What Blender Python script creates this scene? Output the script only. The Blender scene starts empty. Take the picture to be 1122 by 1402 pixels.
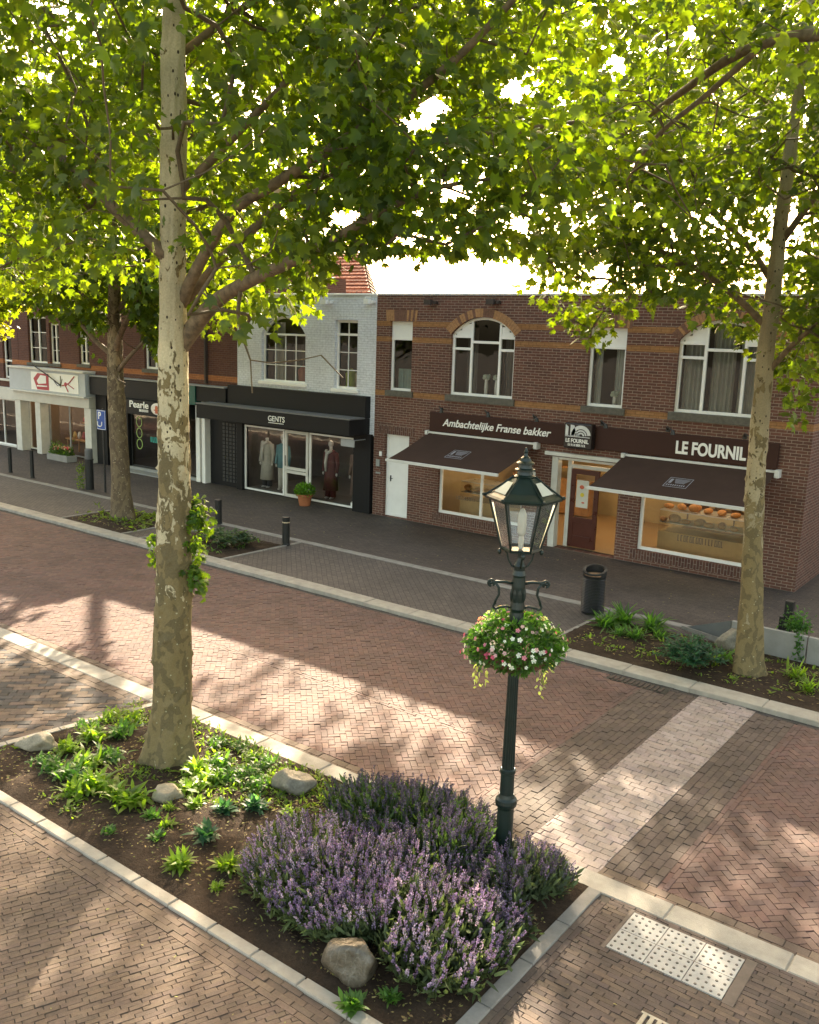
import bpy, math, random
import numpy as np
from mathutils import Vector, Matrix, noise
R = math.radians
rnd = random.Random(7)
S = bpy.context.scene
C = S.collection

# ------------------------------------------------------------------ camera, sky, sun, exposure
CAMH = 4.8
F_PX, PCX, PCY = 1235.77, 561.0, 701.0
RIGHT = Vector((.79583779, .60465855, .03209752))
DOWN = Vector((.14239526, -.1353683, -.98050957))
FWD = Vector((-.58852851, .7848971, -.19383172))
cam_d = bpy.data.cameras.new("camera"); cam = bpy.data.objects.new("camera", cam_d); C.objects.link(cam)
cam.matrix_world = Matrix(((RIGHT.x, -DOWN.x, -FWD.x, 0), (RIGHT.y, -DOWN.y, -FWD.y, 0), (RIGHT.z, -DOWN.z, -FWD.z, CAMH), (0, 0, 0, 1)))
cam_d.sensor_fit = 'VERTICAL'; cam_d.sensor_height = 36; cam_d.sensor_width = 36
cam_d.lens = 36 * F_PX / 1402; cam_d.clip_end = 2000; cam_d.clip_start = .05
S.camera = cam

SUN_EL, SUN_AZ = R(28.3), R(31.5)            # azimuth measured from the street normal (+Y) towards -X
SUND = Vector((-math.sin(SUN_AZ) * math.cos(SUN_EL), math.cos(SUN_AZ) * math.cos(SUN_EL), math.sin(SUN_EL)))
w = bpy.data.worlds.new("World"); S.world = w; w.use_nodes = True
nt = w.node_tree; bg = nt.nodes['Background']
sky = nt.nodes.new('ShaderNodeTexSky'); sky.sky_type = 'NISHITA'; sky.sun_disc = False
sky.sun_elevation = SUN_EL; sky.sun_rotation = -SUN_AZ; sky.dust_density = 4.0; sky.air_density = 1.0; sky.ozone_density = .6
_m = nt.nodes.new('ShaderNodeMix'); _m.data_type = 'RGBA'; _m.blend_type = 'MULTIPLY'; _m.inputs[0].default_value = 1; _m.inputs[7].default_value = (1.19, 1, .73, 1); nt.links.new(sky.outputs[0], _m.inputs[6])
nt.links.new(_m.outputs[2], bg.inputs[0]); bg.inputs[1].default_value = .15
sl = bpy.data.lights.new("sun", 'SUN'); sl.energy = 4.9; sl.angle = R(.5); sl.color = (1, .85, .63)
so = bpy.data.objects.new("sun", sl); C.objects.link(so)
so.rotation_euler = (-SUND).to_track_quat('-Z', 'Y').to_euler(); so.location = SUND * 60
S.view_settings.view_transform = 'Standard'; S.view_settings.look = 'None'; S.view_settings.gamma = 1
S.view_settings.exposure = 2.45
S.render.engine = 'CYCLES'
S.cycles.max_bounces = 8; S.cycles.transparent_max_bounces = 12
S.cycles.use_denoising = True
S.cycles.sample_clamp_indirect = 6

def at(px, py, z=0.0):
    "point of the level plane z seen at photograph pixel px, py"
    d = RIGHT * ((px - PCX) / F_PX) + DOWN * ((py - PCY) / F_PX) + FWD
    t = (z - CAMH) / d.z
    return Vector((0, 0, CAMH)) + d * t
def on_y(px, py, y):
    d = RIGHT * ((px - PCX) / F_PX) + DOWN * ((py - PCY) / F_PX) + FWD
    return Vector((0, 0, CAMH)) + d * (y / d.y)
RN, DN, FN = (np.array(v) for v in (RIGHT, DOWN, FWD))
def proj(P):
    P = np.asarray(P) - np.array([0, 0, CAMH])
    z = P @ FN; z = np.where(z < .1, .1, z)
    return PCX + F_PX * (P @ RN) / z, PCY + F_PX * (P @ DN) / z

# ------------------------------------------------------------------ node helpers and materials
def nd(nt, t, _in=None, **kw):
    n = nt.nodes.new('ShaderNode' + t)
    for k, v in kw.items(): setattr(n, k, v)
    for k, v in (_in or {}).items():
        if isinstance(v, bpy.types.NodeSocket): nt.links.new(v, n.inputs[k])
        else: n.inputs[k].default_value = v
    return n
def rgba(c): return (c[0], c[1], c[2], 1)
def ramp(nt, fac, stops, interp='LINEAR'):
    n = nd(nt, 'ValToRGB', {0: fac}); e = n.color_ramp.elements; n.color_ramp.interpolation = interp
    e[0].position, e[0].color = stops[0][0], rgba(stops[0][1]); e[1].position, e[1].color = stops[-1][0], rgba(stops[-1][1])
    for p, c in stops[1:-1]: x = e.new(p); x.color = rgba(c)
    return n.outputs[0]
def mixc(nt, f, a, b, mode='MIX'):
    n = nt.nodes.new('ShaderNodeMix'); n.data_type = 'RGBA'; n.blend_type = mode
    for i, v in ((0, f), (6, a), (7, b)):
        if isinstance(v, bpy.types.NodeSocket): nt.links.new(v, n.inputs[i])
        else: n.inputs[i].default_value = v if i == 0 else rgba(v)
    return n.outputs[2]
def math_(nt, op, a, b=0.0, c=None):
    n = nt.nodes.new('ShaderNodeMath'); n.operation = op
    for i, v in enumerate((a, b) if c is None else (a, b, c)):
        if isinstance(v, bpy.types.NodeSocket): nt.links.new(v, n.inputs[i])
        else: n.inputs[i].default_value = v
    return n.outputs[0]
def newmat(name):
    m = bpy.data.materials.new(name); m.use_nodes = True
    return m, m.node_tree, m.node_tree.nodes['Principled BSDF']
def setin(nt, p, **kw):
    for k, v in kw.items():
        k = {'base': 'Base Color', 'rough': 'Roughness', 'metal': 'Metallic', 'spec': 'Specular IOR Level', 'normal': 'Normal', 'alpha': 'Alpha', 'trans': 'Transmission Weight', 'coat': 'Coat Weight', 'emit': 'Emission Color', 'emits': 'Emission Strength'}[k]
        if isinstance(v, bpy.types.NodeSocket): nt.links.new(v, p.inputs[k])
        else: p.inputs[k].default_value = rgba(v) if isinstance(v, tuple) else v
def coords(nt, which='Object'): return nd(nt, 'TexCoord').outputs[which]
def bump(nt, h, s=.3, d=.01): return nd(nt, 'Bump', {'Height': h, 'Strength': s, 'Distance': d}).outputs[0]
MATS = {}
def mat(name, col, rough=.6, metal=0.0, var=.12, scale=6.0, spec=.5, bmp=.0, bscale=40.0, emits=0.0, coat=0.0):
    "plain surface with soft mottling of its colour and roughness"
    if name in MATS: return MATS[name]
    m, nt, p = newmat(name); co = coords(nt)
    n = nd(nt, 'TexNoise', {'Vector': co, 'Scale': scale, 'Detail': 5.0, 'Roughness': .65})
    lo = tuple(max(0, c * (1 - var)) for c in col); hi = tuple(min(1, c * (1 + var)) for c in col)
    setin(nt, p, base=ramp(nt, n.outputs[0], [(.3, lo), (.7, hi)]), metal=metal, spec=spec, coat=coat)
    setin(nt, p, rough=math_(nt, 'MULTIPLY_ADD', n.outputs[0], .25, max(.02, rough - .12)))
    if bmp:
        b = nd(nt, 'TexNoise', {'Vector': co, 'Scale': bscale, 'Detail': 4.0}); setin(nt, p, normal=bump(nt, b.outputs[0], bmp))
    if emits: setin(nt, p, emit=tuple(col), emits=emits)
    MATS[name] = m; return m
def mat_attr(name, rough=.8, bmp=.4, bscale=90, spec=.3, dirt=(.03, .025, .02), dirts=.55):
    "surface whose every element carries its own colour attribute"
    m, nt, p = newmat(name); a = nd(nt, 'Attribute', attribute_name='tint')
    co = coords(nt)
    n = nd(nt, 'TexNoise', {'Vector': co, 'Scale': 1.3, 'Detail': 6.0, 'Roughness': .7})
    n2 = nd(nt, 'TexNoise', {'Vector': co, 'Scale': 45.0, 'Detail': 3.0})
    f = math_(nt, 'MULTIPLY', ramp(nt, n.outputs[0], [(.45, (0, 0, 0)), (.75, (1, 1, 1))]), dirts)
    c = mixc(nt, f, a.outputs['Color'], dirt)
    c = mixc(nt, .5, c, ramp(nt, n2.outputs[0], [(.3, (.6, .6, .6)), (.7, (1, 1, 1))]), 'MULTIPLY')
    b = nd(nt, 'TexNoise', {'Vector': co, 'Scale': bscale, 'Detail': 3.0})
    setin(nt, p, base=c, rough=rough, spec=spec, normal=bump(nt, b.outputs[0], bmp, .004))
    MATS[name] = m; return m
def wallcoords(nt):
    "x or y along the wall (by the way it faces), z up"
    co = nd(nt, 'SeparateXYZ', {0: coords(nt)}); g = nd(nt, 'NewGeometry'); nn = nd(nt, 'SeparateXYZ', {0: g.outputs['Normal']})
    side = math_(nt, 'GREATER_THAN', math_(nt, 'ABSOLUTE', nn.outputs[0]), .7)
    mx = nd(nt, 'Mix', {0: side, 2: co.outputs[0], 3: co.outputs[1]}).outputs[0]
    return nd(nt, 'CombineXYZ', {0: mx, 1: co.outputs[2]}).outputs[0], co.outputs[2]
def brick_mat(name, c1, c2, mortar, bands=(), bandc=((.36, .175, .07), (.42, .22, .095)), bw=.21, rh=.0625, ms=.006, soldier=False, rough=.85, bst=.6):
    m, nt, p = newmat(name); v, z = wallcoords(nt)
    if soldier:
        s = nd(nt, 'SeparateXYZ', {0: v}); v = nd(nt, 'CombineXYZ', {0: s.outputs[1], 1: s.outputs[0]}).outputs[0]
    def bt(a, b, mo):
        n = nd(nt, 'TexBrick', {'Vector': v, 'Color1': rgba(a), 'Color2': rgba(b), 'Mortar': rgba(mo), 'Scale': 1.0, 'Mortar Size': ms, 'Mortar Smooth': .2, 'Bias': 0.0, 'Brick Width': bw, 'Row Height': rh})
        n.offset = .5; return n
    n = bt(c1, c2, mortar); col = n.outputs[0]
    vr = nd(nt, 'TexNoise', {'Vector': v, 'Scale': .9, 'Detail': 5.0, 'Roughness': .7}); vf = nd(nt, 'TexNoise', {'Vector': v, 'Scale': 14.0, 'Detail': 4.0})
    if bands:
        n2 = bt(*bandc, tuple(x * .7 for x in bandc[0])); f = None
        for a, b in bands:
            g = math_(nt, 'MULTIPLY', math_(nt, 'GREATER_THAN', z, a), math_(nt, 'LESS_THAN', z, b))
            f = g if f is None else math_(nt, 'MAXIMUM', f, g)
        col = mixc(nt, f, col, n2.outputs[0])
    col = mixc(nt, .55, col, ramp(nt, vr.outputs[0], [(.3, (.62, .6, .6)), (.7, (1, 1, 1))]), 'MULTIPLY')
    col = mixc(nt, .5, col, ramp(nt, vf.outputs[0], [(.3, (.55, .55, .58)), (.7, (1, 1, 1))]), 'MULTIPLY')
    h = math_(nt, 'SUBTRACT', math_(nt, 'MULTIPLY', vf.outputs[0], .3), n.outputs['Fac'])
    setin(nt, p, base=col, rough=rough, spec=.25, normal=bump(nt, h, bst, .008))
    MATS[name] = m; return m
def glass_mat(name, tint=(.93, .96, .95), refl=1.0, dust=0.0, dustc=(.8, .8, .75)):
    m, nt, p = newmat(name); nt.nodes.remove(p); out = nt.nodes['Material Output']
    co = coords(nt); n = nd(nt, 'TexNoise', {'Vector': co, 'Scale': 1.7, 'Detail': 2.0})
    bn = bump(nt, n.outputs[0], .05, .05)
    t = nd(nt, 'BsdfTransparent', {0: rgba(tint)}); g = nd(nt, 'BsdfGlossy', {'Roughness': .02, 'Normal': bn, 'Color': rgba((refl,) * 3)})
    lw = nd(nt, 'Fresnel', {'IOR': 1.6, 'Normal': bn})
    fr = nd(nt, 'MapRange', {0: lw.outputs[0], 1: 0.0, 2: 1.0, 3: .03, 4: 1.0})
    mx = nd(nt, 'MixShader', {0: fr.outputs[0], 1: t.outputs[0], 2: g.outputs[0]}); o = mx.outputs[0]
    if dust:
        d = nd(nt, 'BsdfDiffuse', {0: rgba(dustc)}); n2 = nd(nt, 'TexNoise', {'Vector': co, 'Scale': 9.0, 'Detail': 5.0})
        o = nd(nt, 'MixShader', {0: math_(nt, 'MULTIPLY', n2.outputs[0], dust), 1: o, 2: d.outputs[0]}).outputs[0]
    nt.links.new(o, out.inputs[0]); MATS[name] = m; return m
def leaf_mat(name, transc=(1.0, 1.15, .35), trans=.5, tm=4.2, rough=.45, spec=.4):
    "leaf blade: colour from its own tint attribute, light passes through"
    m, nt, p = newmat(name); out = nt.nodes['Material Output']; a = nd(nt, 'Attribute', attribute_name='tint')
    setin(nt, p, base=a.outputs['Color'], rough=rough, spec=spec)
    tc = mixc(nt, 1.0, a.outputs['Color'], transc, 'MULTIPLY'); tc = mixc(nt, 1.0, tc, (tm, tm, tm), 'MULTIPLY')
    t = nd(nt, 'BsdfTranslucent', {0: tc})
    mx = nd(nt, 'MixShader', {0: trans, 1: p.outputs[0], 2: t.outputs[0]}); nt.links.new(mx.outputs[0], out.inputs[0])
    MATS[name] = m; return m

# ------------------------------------------------------------------ mesh helpers
class MB:
    def __init__(s): s.v = []; s.f = []; s.m = []; s.c = []; s.mi = 0; s.col = None
    def add(s, vs, fs):
        b = len(s.v); s.v += [tuple(x) for x in vs]; s.f += [tuple(i + b for i in f) for f in fs]; s.m += [s.mi] * len(fs)
        if s.col is not None: s.c += [s.col] * len(vs)
        return s
    def box(s, x0, x1, y0, y1, z0, z1):
        return s.add([(x0, y0, z0), (x1, y0, z0), (x1, y1, z0), (x0, y1, z0), (x0, y0, z1), (x1, y0, z1), (x1, y1, z1), (x0, y1, z1)],
                     [(0, 3, 2, 1), (4, 5, 6, 7), (0, 1, 5, 4), (1, 2, 6, 5), (2, 3, 7, 6), (3, 0, 4, 7)])
    def poly(s, pts): return s.add(pts, [tuple(range(len(pts)))])
    def prism(s, pts, d):
        "closed outline pts swept by d"
        n = len(pts); a = [Vector(p) for p in pts]; b = [p + Vector(d) for p in a]
        return s.add(a + b, [tuple(range(n))[::-1], tuple(range(n, 2 * n))] + [(i, (i + 1) % n, n + (i + 1) % n, n + i) for i in range(n)])
    def tube(s, pts, r, n=8, cap=True, star=0.0):
        pts = [Vector(p) for p in pts]; rs = r if isinstance(r, (list, tuple)) else [r] * len(pts); vs = []; u = None
        for i, p in enumerate(pts):
            t = (pts[min(i + 1, len(pts) - 1)] - pts[max(i - 1, 0)])
            t = t.normalized() if t.length > 1e-9 else Vector((0, 0, 1))
            if u is None: u = t.orthogonal().normalized()
            u = (u - t * u.dot(t)); u = u.normalized() if u.length > 1e-6 else t.orthogonal().normalized()
            w_ = t.cross(u)
            for k in range(n):
                a = 2 * math.pi * k / n; q = rs[i] * (1 - (star if k % 2 else 0)); vs.append(p + (u * math.cos(a) + w_ * math.sin(a)) * q)
        fs = [(i * n + k, i * n + (k + 1) % n, (i + 1) * n + (k + 1) % n, (i + 1) * n + k) for i in range(len(pts) - 1) for k in range(n)]
        if cap: fs += [tuple(range(n))[::-1], tuple(range((len(pts) - 1) * n, len(pts) * n))]
        return s.add(vs, fs)
    def lathe(s, prof, c=(0, 0, 0), n=24, rot=0.0, star=0.0):
        "prof: (radius, z) pairs"
        return s.tube_z([(c[0], c[1], c[2] + z, r) for r, z in prof], n, rot, star)
    def tube_z(s, P, n, rot=0.0, star=0.0):
        vs = []
        for x, y, z, r in P:
            for k in range(n):
                a = rot + 2 * math.pi * k / n; q = r * (1 - (star if k % 2 else 0)); vs.append((x + math.cos(a) * q, y + math.sin(a) * q, z))
        m = len(P)
        return s.add(vs, [(i * n + k, i * n + (k + 1) % n, (i + 1) * n + (k + 1) % n, (i + 1) * n + k) for i in range(m - 1) for k in range(n)] + [tuple(range(n))[::-1], tuple(range((m - 1) * n, m * n))])
    def ball(s, c, r, nu=10, nv=7, sq=(1, 1, 1)):
        vs = [(c[0], c[1], c[2] - r * sq[2])]
        for j in range(1, nv):
            t = math.pi * j / nv
            for i in range(nu):
                a = 2 * math.pi * i / nu; vs.append((c[0] + r * sq[0] * math.sin(t) * math.cos(a), c[1] + r * sq[1] * math.sin(t) * math.sin(a), c[2] - r * sq[2] * math.cos(t)))
        vs.append((c[0], c[1], c[2] + r * sq[2])); L = len(vs) - 1
        fs = [(0, 1 + (i + 1) % nu, 1 + i) for i in range(nu)]
        for j in range(nv - 2):
            fs += [(1 + j * nu + i, 1 + j * nu + (i + 1) % nu, 1 + (j + 1) * nu + (i + 1) % nu, 1 + (j + 1) * nu + i) for i in range(nu)]
        fs += [(1 + (nv - 2) * nu + i, 1 + (nv - 2) * nu + (i + 1) % nu, L) for i in range(nu)]
        return s.add(vs, fs)
    def build(s, name, mats, parent=None, smooth=False, bevel=0.0, loc=None):
        me = bpy.data.meshes.new(name); me.from_pydata(s.v, [], s.f)
        if not isinstance(mats, (list, tuple)): mats = [mats]
        for m in mats: me.materials.append(m)
        if len(mats) > 1: me.polygons.foreach_set('material_index', s.m)
        if s.c:
            a = me.attributes.new('tint', 'FLOAT_COLOR', 'POINT'); a.data.foreach_set('color', np.array(s.c, dtype=np.float32).ravel())
        if smooth: me.polygons.foreach_set('use_smooth', [True] * len(s.f))
        me.update(); o = bpy.data.objects.new(name, me); C.objects.link(o)
        if loc is not None:
            me.transform(Matrix.Translation(-Vector(loc))); o.location = loc
        adopt(o, parent)
        if bevel:
            b = o.modifiers.new('bevel', 'BEVEL'); b.width = bevel; b.segments = 2; b.limit_method = 'ANGLE'
        return o
def root_loc(o):
    v = Vector((0, 0, 0))
    while o is not None: v += o.location if o.parent is None else Vector((0, 0, 0)); o = o.parent
    return v
def adopt(o, parent):
    if parent is not None:
        o.parent = parent
        if parent.parent is None: o.matrix_parent_inverse = Matrix.Translation(-parent.location)
def npmesh(name, V, Fc, mats, parent=None, tint=None, smooth=False, tri=True):
    me = bpy.data.meshes.new(name); k = Fc.shape[1]
    me.vertices.add(len(V)); me.vertices.foreach_set('co', V.astype(np.float32).ravel())
    me.loops.add(Fc.size); me.loops.foreach_set('vertex_index', Fc.astype(np.int32).ravel())
    me.polygons.add(len(Fc)); me.polygons.foreach_set('loop_start', np.arange(0, Fc.size, k, dtype=np.int32))
    me.update(calc_edges=True); me.materials.append(mats)
    if tint is not None:
        a = me.attributes.new('tint', 'FLOAT_COLOR', 'POINT'); t = np.ones((len(V), 4), np.float32); t[:, :3] = tint; a.data.foreach_set('color', t.ravel())
    if smooth: me.polygons.foreach_set('use_smooth', [True] * len(Fc))
    o = bpy.data.objects.new(name, me); C.objects.link(o); adopt(o, parent); return o
def tag(o, label=None, cat=None, group=None, kind=None):
    for k, v in (('label', label), ('category', cat), ('group', group), ('kind', kind)):
        if v: o[k] = v
    return o
def thing(name, label, cat, loc=(0, 0, 0), group=None):
    o = bpy.data.objects.new(name, None); C.objects.link(o); o.location = loc; o.empty_display_size = .2
    return tag(o, label, cat, group)
def copy_thing(root, loc, label=None, rz=0.0, sc=1.0):
    r = root.copy(); C.objects.link(r); r.location = loc; r.rotation_euler = (0, 0, rz); r.scale = (sc, sc, sc)
    if label: r['label'] = label
    for ch in root.children:
        c = ch.copy(); C.objects.link(c); c.parent = r
        for g in ch.children: d = g.copy(); C.objects.link(d); d.parent = c
    return r
def text(name, s, loc, size, m, parent, width=None, shear=0.0, off=0.0, depth=.006, rot=(R(90), 0, 0), bold_x=1.0, spacing=1.0):
    cu = bpy.data.curves.new(name, 'FONT'); cu.body = s; cu.size = size; cu.extrude = depth; cu.shear = shear; cu.offset = off; cu.space_character = spacing
    o = bpy.data.objects.new(name, cu); C.objects.link(o)
    bpy.context.view_layer.update()
    me = bpy.data.meshes.new_from_object(o.evaluated_get(bpy.context.evaluated_depsgraph_get()))
    bpy.data.objects.remove(o); me.name = name
    xs = [v.co.x for v in me.vertices]
    if width and xs:
        k = width / (max(xs) - min(xs)); x0 = min(xs)
        for v in me.vertices: v.co.x = (v.co.x - x0) * k
    me.transform(Matrix.Translation(loc) @ (Matrix.Rotation(rot[2], 4, 'Z') @ Matrix.Rotation(rot[0], 4, 'X')))
    me.materials.clear(); me.materials.append(m)
    q = bpy.data.objects.new(name, me); C.objects.link(q); adopt(q, parent); return q
def marks(parent, x0, x1, z0, z1, y, m, n, wd=.014):
    "unreadable small print: short upright strokes joined by bars"
    mb = MB(); r_ = random.Random(int(abs(x0) * 100)); w_ = (x1 - x0) / n
    for i in range(n):
        a = x0 + i * w_; k = r_.randrange(4)
        mb.box(a, a + wd, y, y + .005, z0, z1)
        if k != 0: mb.box(a + wd, a + w_ * .62, y + .001, y + .004, z0, z0 + wd * .8)
        if k > 1: mb.box(a + wd, a + w_ * .62, y + .001, y + .004, z1 - wd * .8, z1)
        if k == 3: mb.box(a + w_ * .62, a + w_ * .62 + wd * .7, y, y + .005, z0, z1)
    return mb.build('small_print', m, parent)
def interp(x, tab):
    return np.interp(x, [t[0] for t in tab], [t[1] for t in tab])

# ------------------------------------------------------------------ common materials
white = mat('white_paint', (.84, .83, .79), .45, var=.05, scale=3)
offwhite = mat('old_white_paint', (.6, .58, .52), .5, var=.1, scale=4)
cream = mat('cream_paint', (.56, .54, .47), .55, var=.08, scale=3)
black = mat('black_cladding', (.009, .009, .01), .5, spec=.25, var=.2, scale=2)
blackm = mat('black_metal', (.014, .015, .015), .38, var=.3, scale=20)
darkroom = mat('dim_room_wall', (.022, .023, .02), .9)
sign_brown = mat('brown_sign_board', (.05, .022, .016), .65, spec=.2, var=.08, scale=2)
stone = mat('sill_stone', (.11, .1, .08), .85, var=.3, scale=12, bmp=.4)
glass = glass_mat('window_glass', refl=.5); shopglass = glass_mat('shop_window_glass', (.95, .97, .96), .6)
lampglass = glass_mat('lantern_glass', (.95, .97, .96), 1, dust=.12)
concrete = mat('kerb_concrete', (.34, .305, .255), .85, var=.2, scale=5, bmp=.4, bscale=120)
concrete2 = mat('kerb_concrete_grey', (.24, .222, .2), .85, var=.25, scale=5, bmp=.4, bscale=120)

# ------------------------------------------------------------------ paving: every brick a small bevelled block in one sheet per surface
def clip(poly, box):
    x0, x1, y0, y1 = box
    for ax, lim, sg in ((0, x0, 1), (0, x1, -1), (1, y0, 1), (1, y1, -1)):
        out = []
        for i in range(len(poly)):
            a, b = poly[i - 1], poly[i]; da, db = (a[ax] - lim) * sg, (b[ax] - lim) * sg
            if (da >= 0) != (db >= 0):
                t = da / (da - db); out.append((a[0] + (b[0] - a[0]) * t, a[1] + (b[1] - a[1]) * t))
            if db >= 0: out.append(b)
        poly = out
        if len(poly) < 3: return None
    return poly
def brick(mb, poly, box, z, cols, gap=.0021, bev=.003):
    p = clip(poly, box)
    if not p: return
    ar = abs(sum(p[i - 1][0] * p[i][1] - p[i][0] * p[i - 1][1] for i in range(len(p)))) / 2
    if ar < 3e-4: return
    cx = sum(q[0] for q in p) / len(p); cy = sum(q[1] for q in p) / len(p); n = len(p)
    c = cols[rnd.randrange(len(cols))]; j = rnd.gauss(1, .06)
    j *= .8; mb.col = (c[0] * j, c[1] * j * rnd.uniform(.98, 1.02), c[2] * j * rnd.uniform(.96, 1.04), 1)
    zz = z + rnd.gauss(0, .0022); tx, ty = rnd.gauss(0, .014), rnd.gauss(0, .014)
    def ring(g, dz):
        o = []
        for q in p:
            dx, dy = q[0] - cx, q[1] - cy; L = math.hypot(dx, dy) + 1e-6; k = max(.2, 1 - g * 1.35 / L)
            o.append((cx + dx * k, cy + dy * k, zz + dz + (dx * tx + dy * ty if dz > -.02 else 0)))
        return o
    vs = ring(gap, -.03) + ring(gap, -bev) + ring(gap + bev, 0)
    fs = [(i, (i + 1) % n, n + (i + 1) % n, n + i) for i in range(n)] + [(n + i, n + (i + 1) % n, 2 * n + (i + 1) % n, 2 * n + i) for i in range(n)] + [tuple(range(2 * n, 3 * n))]
    mb.add(vs, fs)
def visible(x, y, m=430):
    u, v = proj((x, y, 0)); return -m - 30 < u < 1122 + m and 300 < v < 1402 + m
def lay_running(mb, box, z, cols, L, W, ang=0.0, cull=True):
    x0, x1, y0, y1 = box; cx, cy = (x0 + x1) / 2, (y0 + y1) / 2; ca, sa = math.cos(ang), math.sin(ang)
    hw = (abs((x1 - x0) * ca) + abs((y1 - y0) * sa)) / 2 + L; hh = (abs((x1 - x0) * sa) + abs((y1 - y0) * ca)) / 2 + W
    for j in range(int(-hh / W), int(hh / W) + 1):
        off = (j % 2) * L / 2 + rnd.uniform(-.02, .02); wob = 0
        for i in range(int(-hw / L) - 1, int(hw / L) + 2):
            u0, v0 = i * L + off, j * W; pts = []
            for u, v in ((u0, v0), (u0 + L, v0), (u0 + L, v0 + W), (u0, v0 + W)): pts.append((cx + u * ca - v * sa, cy + u * sa + v * ca))
            mx, my = pts[0]
            if mx < x0 - .4 or mx > x1 + .4 or my < y0 - .4 or my > y1 + .4: continue
            if cull and not visible(mx, my): continue
            brick(mb, pts, box, z, cols)
def lay_herring(mb, box, z, cols, W=.076, ang=R(45)):
    x0, x1, y0, y1 = box; ca, sa = math.cos(ang), math.sin(ang)
    n = int(max(x1 - x0, y1 - y0) / W * 1.5) + 4; cx, cy = (x0 + x1) / 2, (y0 + y1) / 2
    for a in range(-n, n):
        for b in range(-n, n):
            s_ = (a - b) % 4
            if s_ == 0: q = ((a, b), (a + 2, b), (a + 2, b + 1), (a, b + 1))
            elif s_ == 3: q = ((a, b), (a + 1, b), (a + 1, b + 2), (a, b + 2))
            else: continue
            ux, uy = q[0][0] * W, q[0][1] * W; mx, my = cx + ux * ca - uy * sa, cy + ux * sa + uy * ca
            if mx < x0 - .3 or mx > x1 + .3 or my < y0 - .3 or my > y1 + .3 or not visible(mx, my): continue
            brick(mb, [(cx + (u * ca - v * sa) * W, cy + (u * sa + v * ca) * W) for u, v in q], box, z, cols)
RZ = -.05      # road level
RED = [(.195, .115, .096), (.18, .108, .092), (.205, .122, .1), (.175, .108, .095), (.198, .11, .09)]
BRN = [(.205, .145, .107), (.193, .137, .103), (.215, .153, .112), (.183, .13, .1), (.2, .139, .101)]
GRY = [(.085, .074, .068), (.1, .082, .075), (.075, .066, .062), (.11, .088, .076), (.095, .085, .082)]
PNK = [(.46, .37, .335), (.44, .35, .32), (.48, .385, .35), (.45, .355, .315)]
OLV = [(.16, .115, .094), (.148, .108, .09), (.168, .122, .098), (.14, .102, .086)]
paver = mat_attr('clay_pavers', .8, .5, 110)
joint = mat('joint_sand', (.075, .06, .048), .95, var=.35, scale=30, bmp=.5)
g = MB(); g.poly([(-400, -200, -.2), (300, -200, -.2), (300, 500, -.2), (-400, 500, -.2)])
tag(g.build('ground', mat('far_ground', (.09, .08, .07), .95, var=.3, scale=2)), kind='structure')

YK0, YK1 = 6.84, 7.1       # near kerb
YF0, YF1 = 12.06, 12.4     # far kerb
rd = MB(); rd.col = (.07, .055, .045, 1); rd.box(-40, 12, YK1, YF0, RZ - .1, RZ - .009)
COURSE = .1
lay_running(rd, (-40, 12, YK1, YK1 + .21), RZ, BRN, .2, .105)
lay_running(rd, (-40, 12, YF0 - .105, YF0), RZ, GRY, .2, .105)
lay_running(rd, (-40, -4.7, 8.86, 8.96), RZ, RED, .2, .1)
lay_herring(rd, (-40, -4.7, YK1 + .21, 8.86), RZ, RED)
lay_herring(rd, (-40, -4.7, 8.96, YF0 - .105), RZ, RED)
lay_running(rd, (-4.7, -4.6, YK1 + .21, YF0 - .105), RZ, RED, .2, .1, R(90))
lay_running(rd, (-4.6, -3.85, YK1 + .21, YF0 - .105), RZ, OLV, .17, .084, R(90))
lay_running(rd, (-3.06, -2.55, YK1 + .21, YF0 - .105), RZ, OLV, .17, .084, R(90))
lay_running(rd, (-2.55, -2.45, YK1 + .21, YF0 - .105), RZ, RED, .2, .1, R(90))
lay_herring(rd, (-2.45, 4, YK1 + .21, YF0 - .105), RZ, RED)
tag(rd.build('road', paver), kind='structure')
cs = MB(); lay_running(cs, (-3.85, -3.06, YK1, YF0 - .02), RZ + .004, PNK, .18, .09)
tag(cs.build('crossing_strip', paver), kind='structure')

pv = MB(); pv.col = (.07, .057, .045, 1)
PZ = 0.0
pv.box(-30, 14, -3, YK0, -.15, PZ - .009)
BX0, BX1, BY0, BY1 = -9.62, -2.87, 4.28, YK0     # planting bed outer edge
lay_running(pv, (-30, BX1, BY0 - .21, BY0 - .105), PZ, BRN, .2, .105)
lay_running(pv, (-30, BX1, BY0 - .105, BY0), PZ, BRN, .2, .105)
lay_running(pv, (-30, -2.77, .4, BY0 - .21), PZ, BRN, .15, .042, R(67))
lay_running(pv, (-30, BX0, BY0, YK0 - .21), PZ, BRN + GRY, .2, .1, R(45))
lay_running(pv, (BX0, -9.0, BY0, YK0), PZ, BRN + GRY, .2, .1, R(45))
lay_running(pv, (-30, -9.0, YK0 - .21, YK0), PZ, BRN, .2, .105)
lay_running(pv, (BX1, -2.77, BY0 - .21, YK0 - .1), PZ, OLV, .2, .1, R(90))
lay_running(pv, (-2.77, 2.5, YK0 - .075, YK0), PZ, OLV, .2, .075)
lay_running(pv, (-2.77, 2.5, .8, YK0 - .075), PZ, OLV + BRN[:2], .18, .047)
tag(pv.build('near_pavement', paver), kind='structure')

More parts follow.
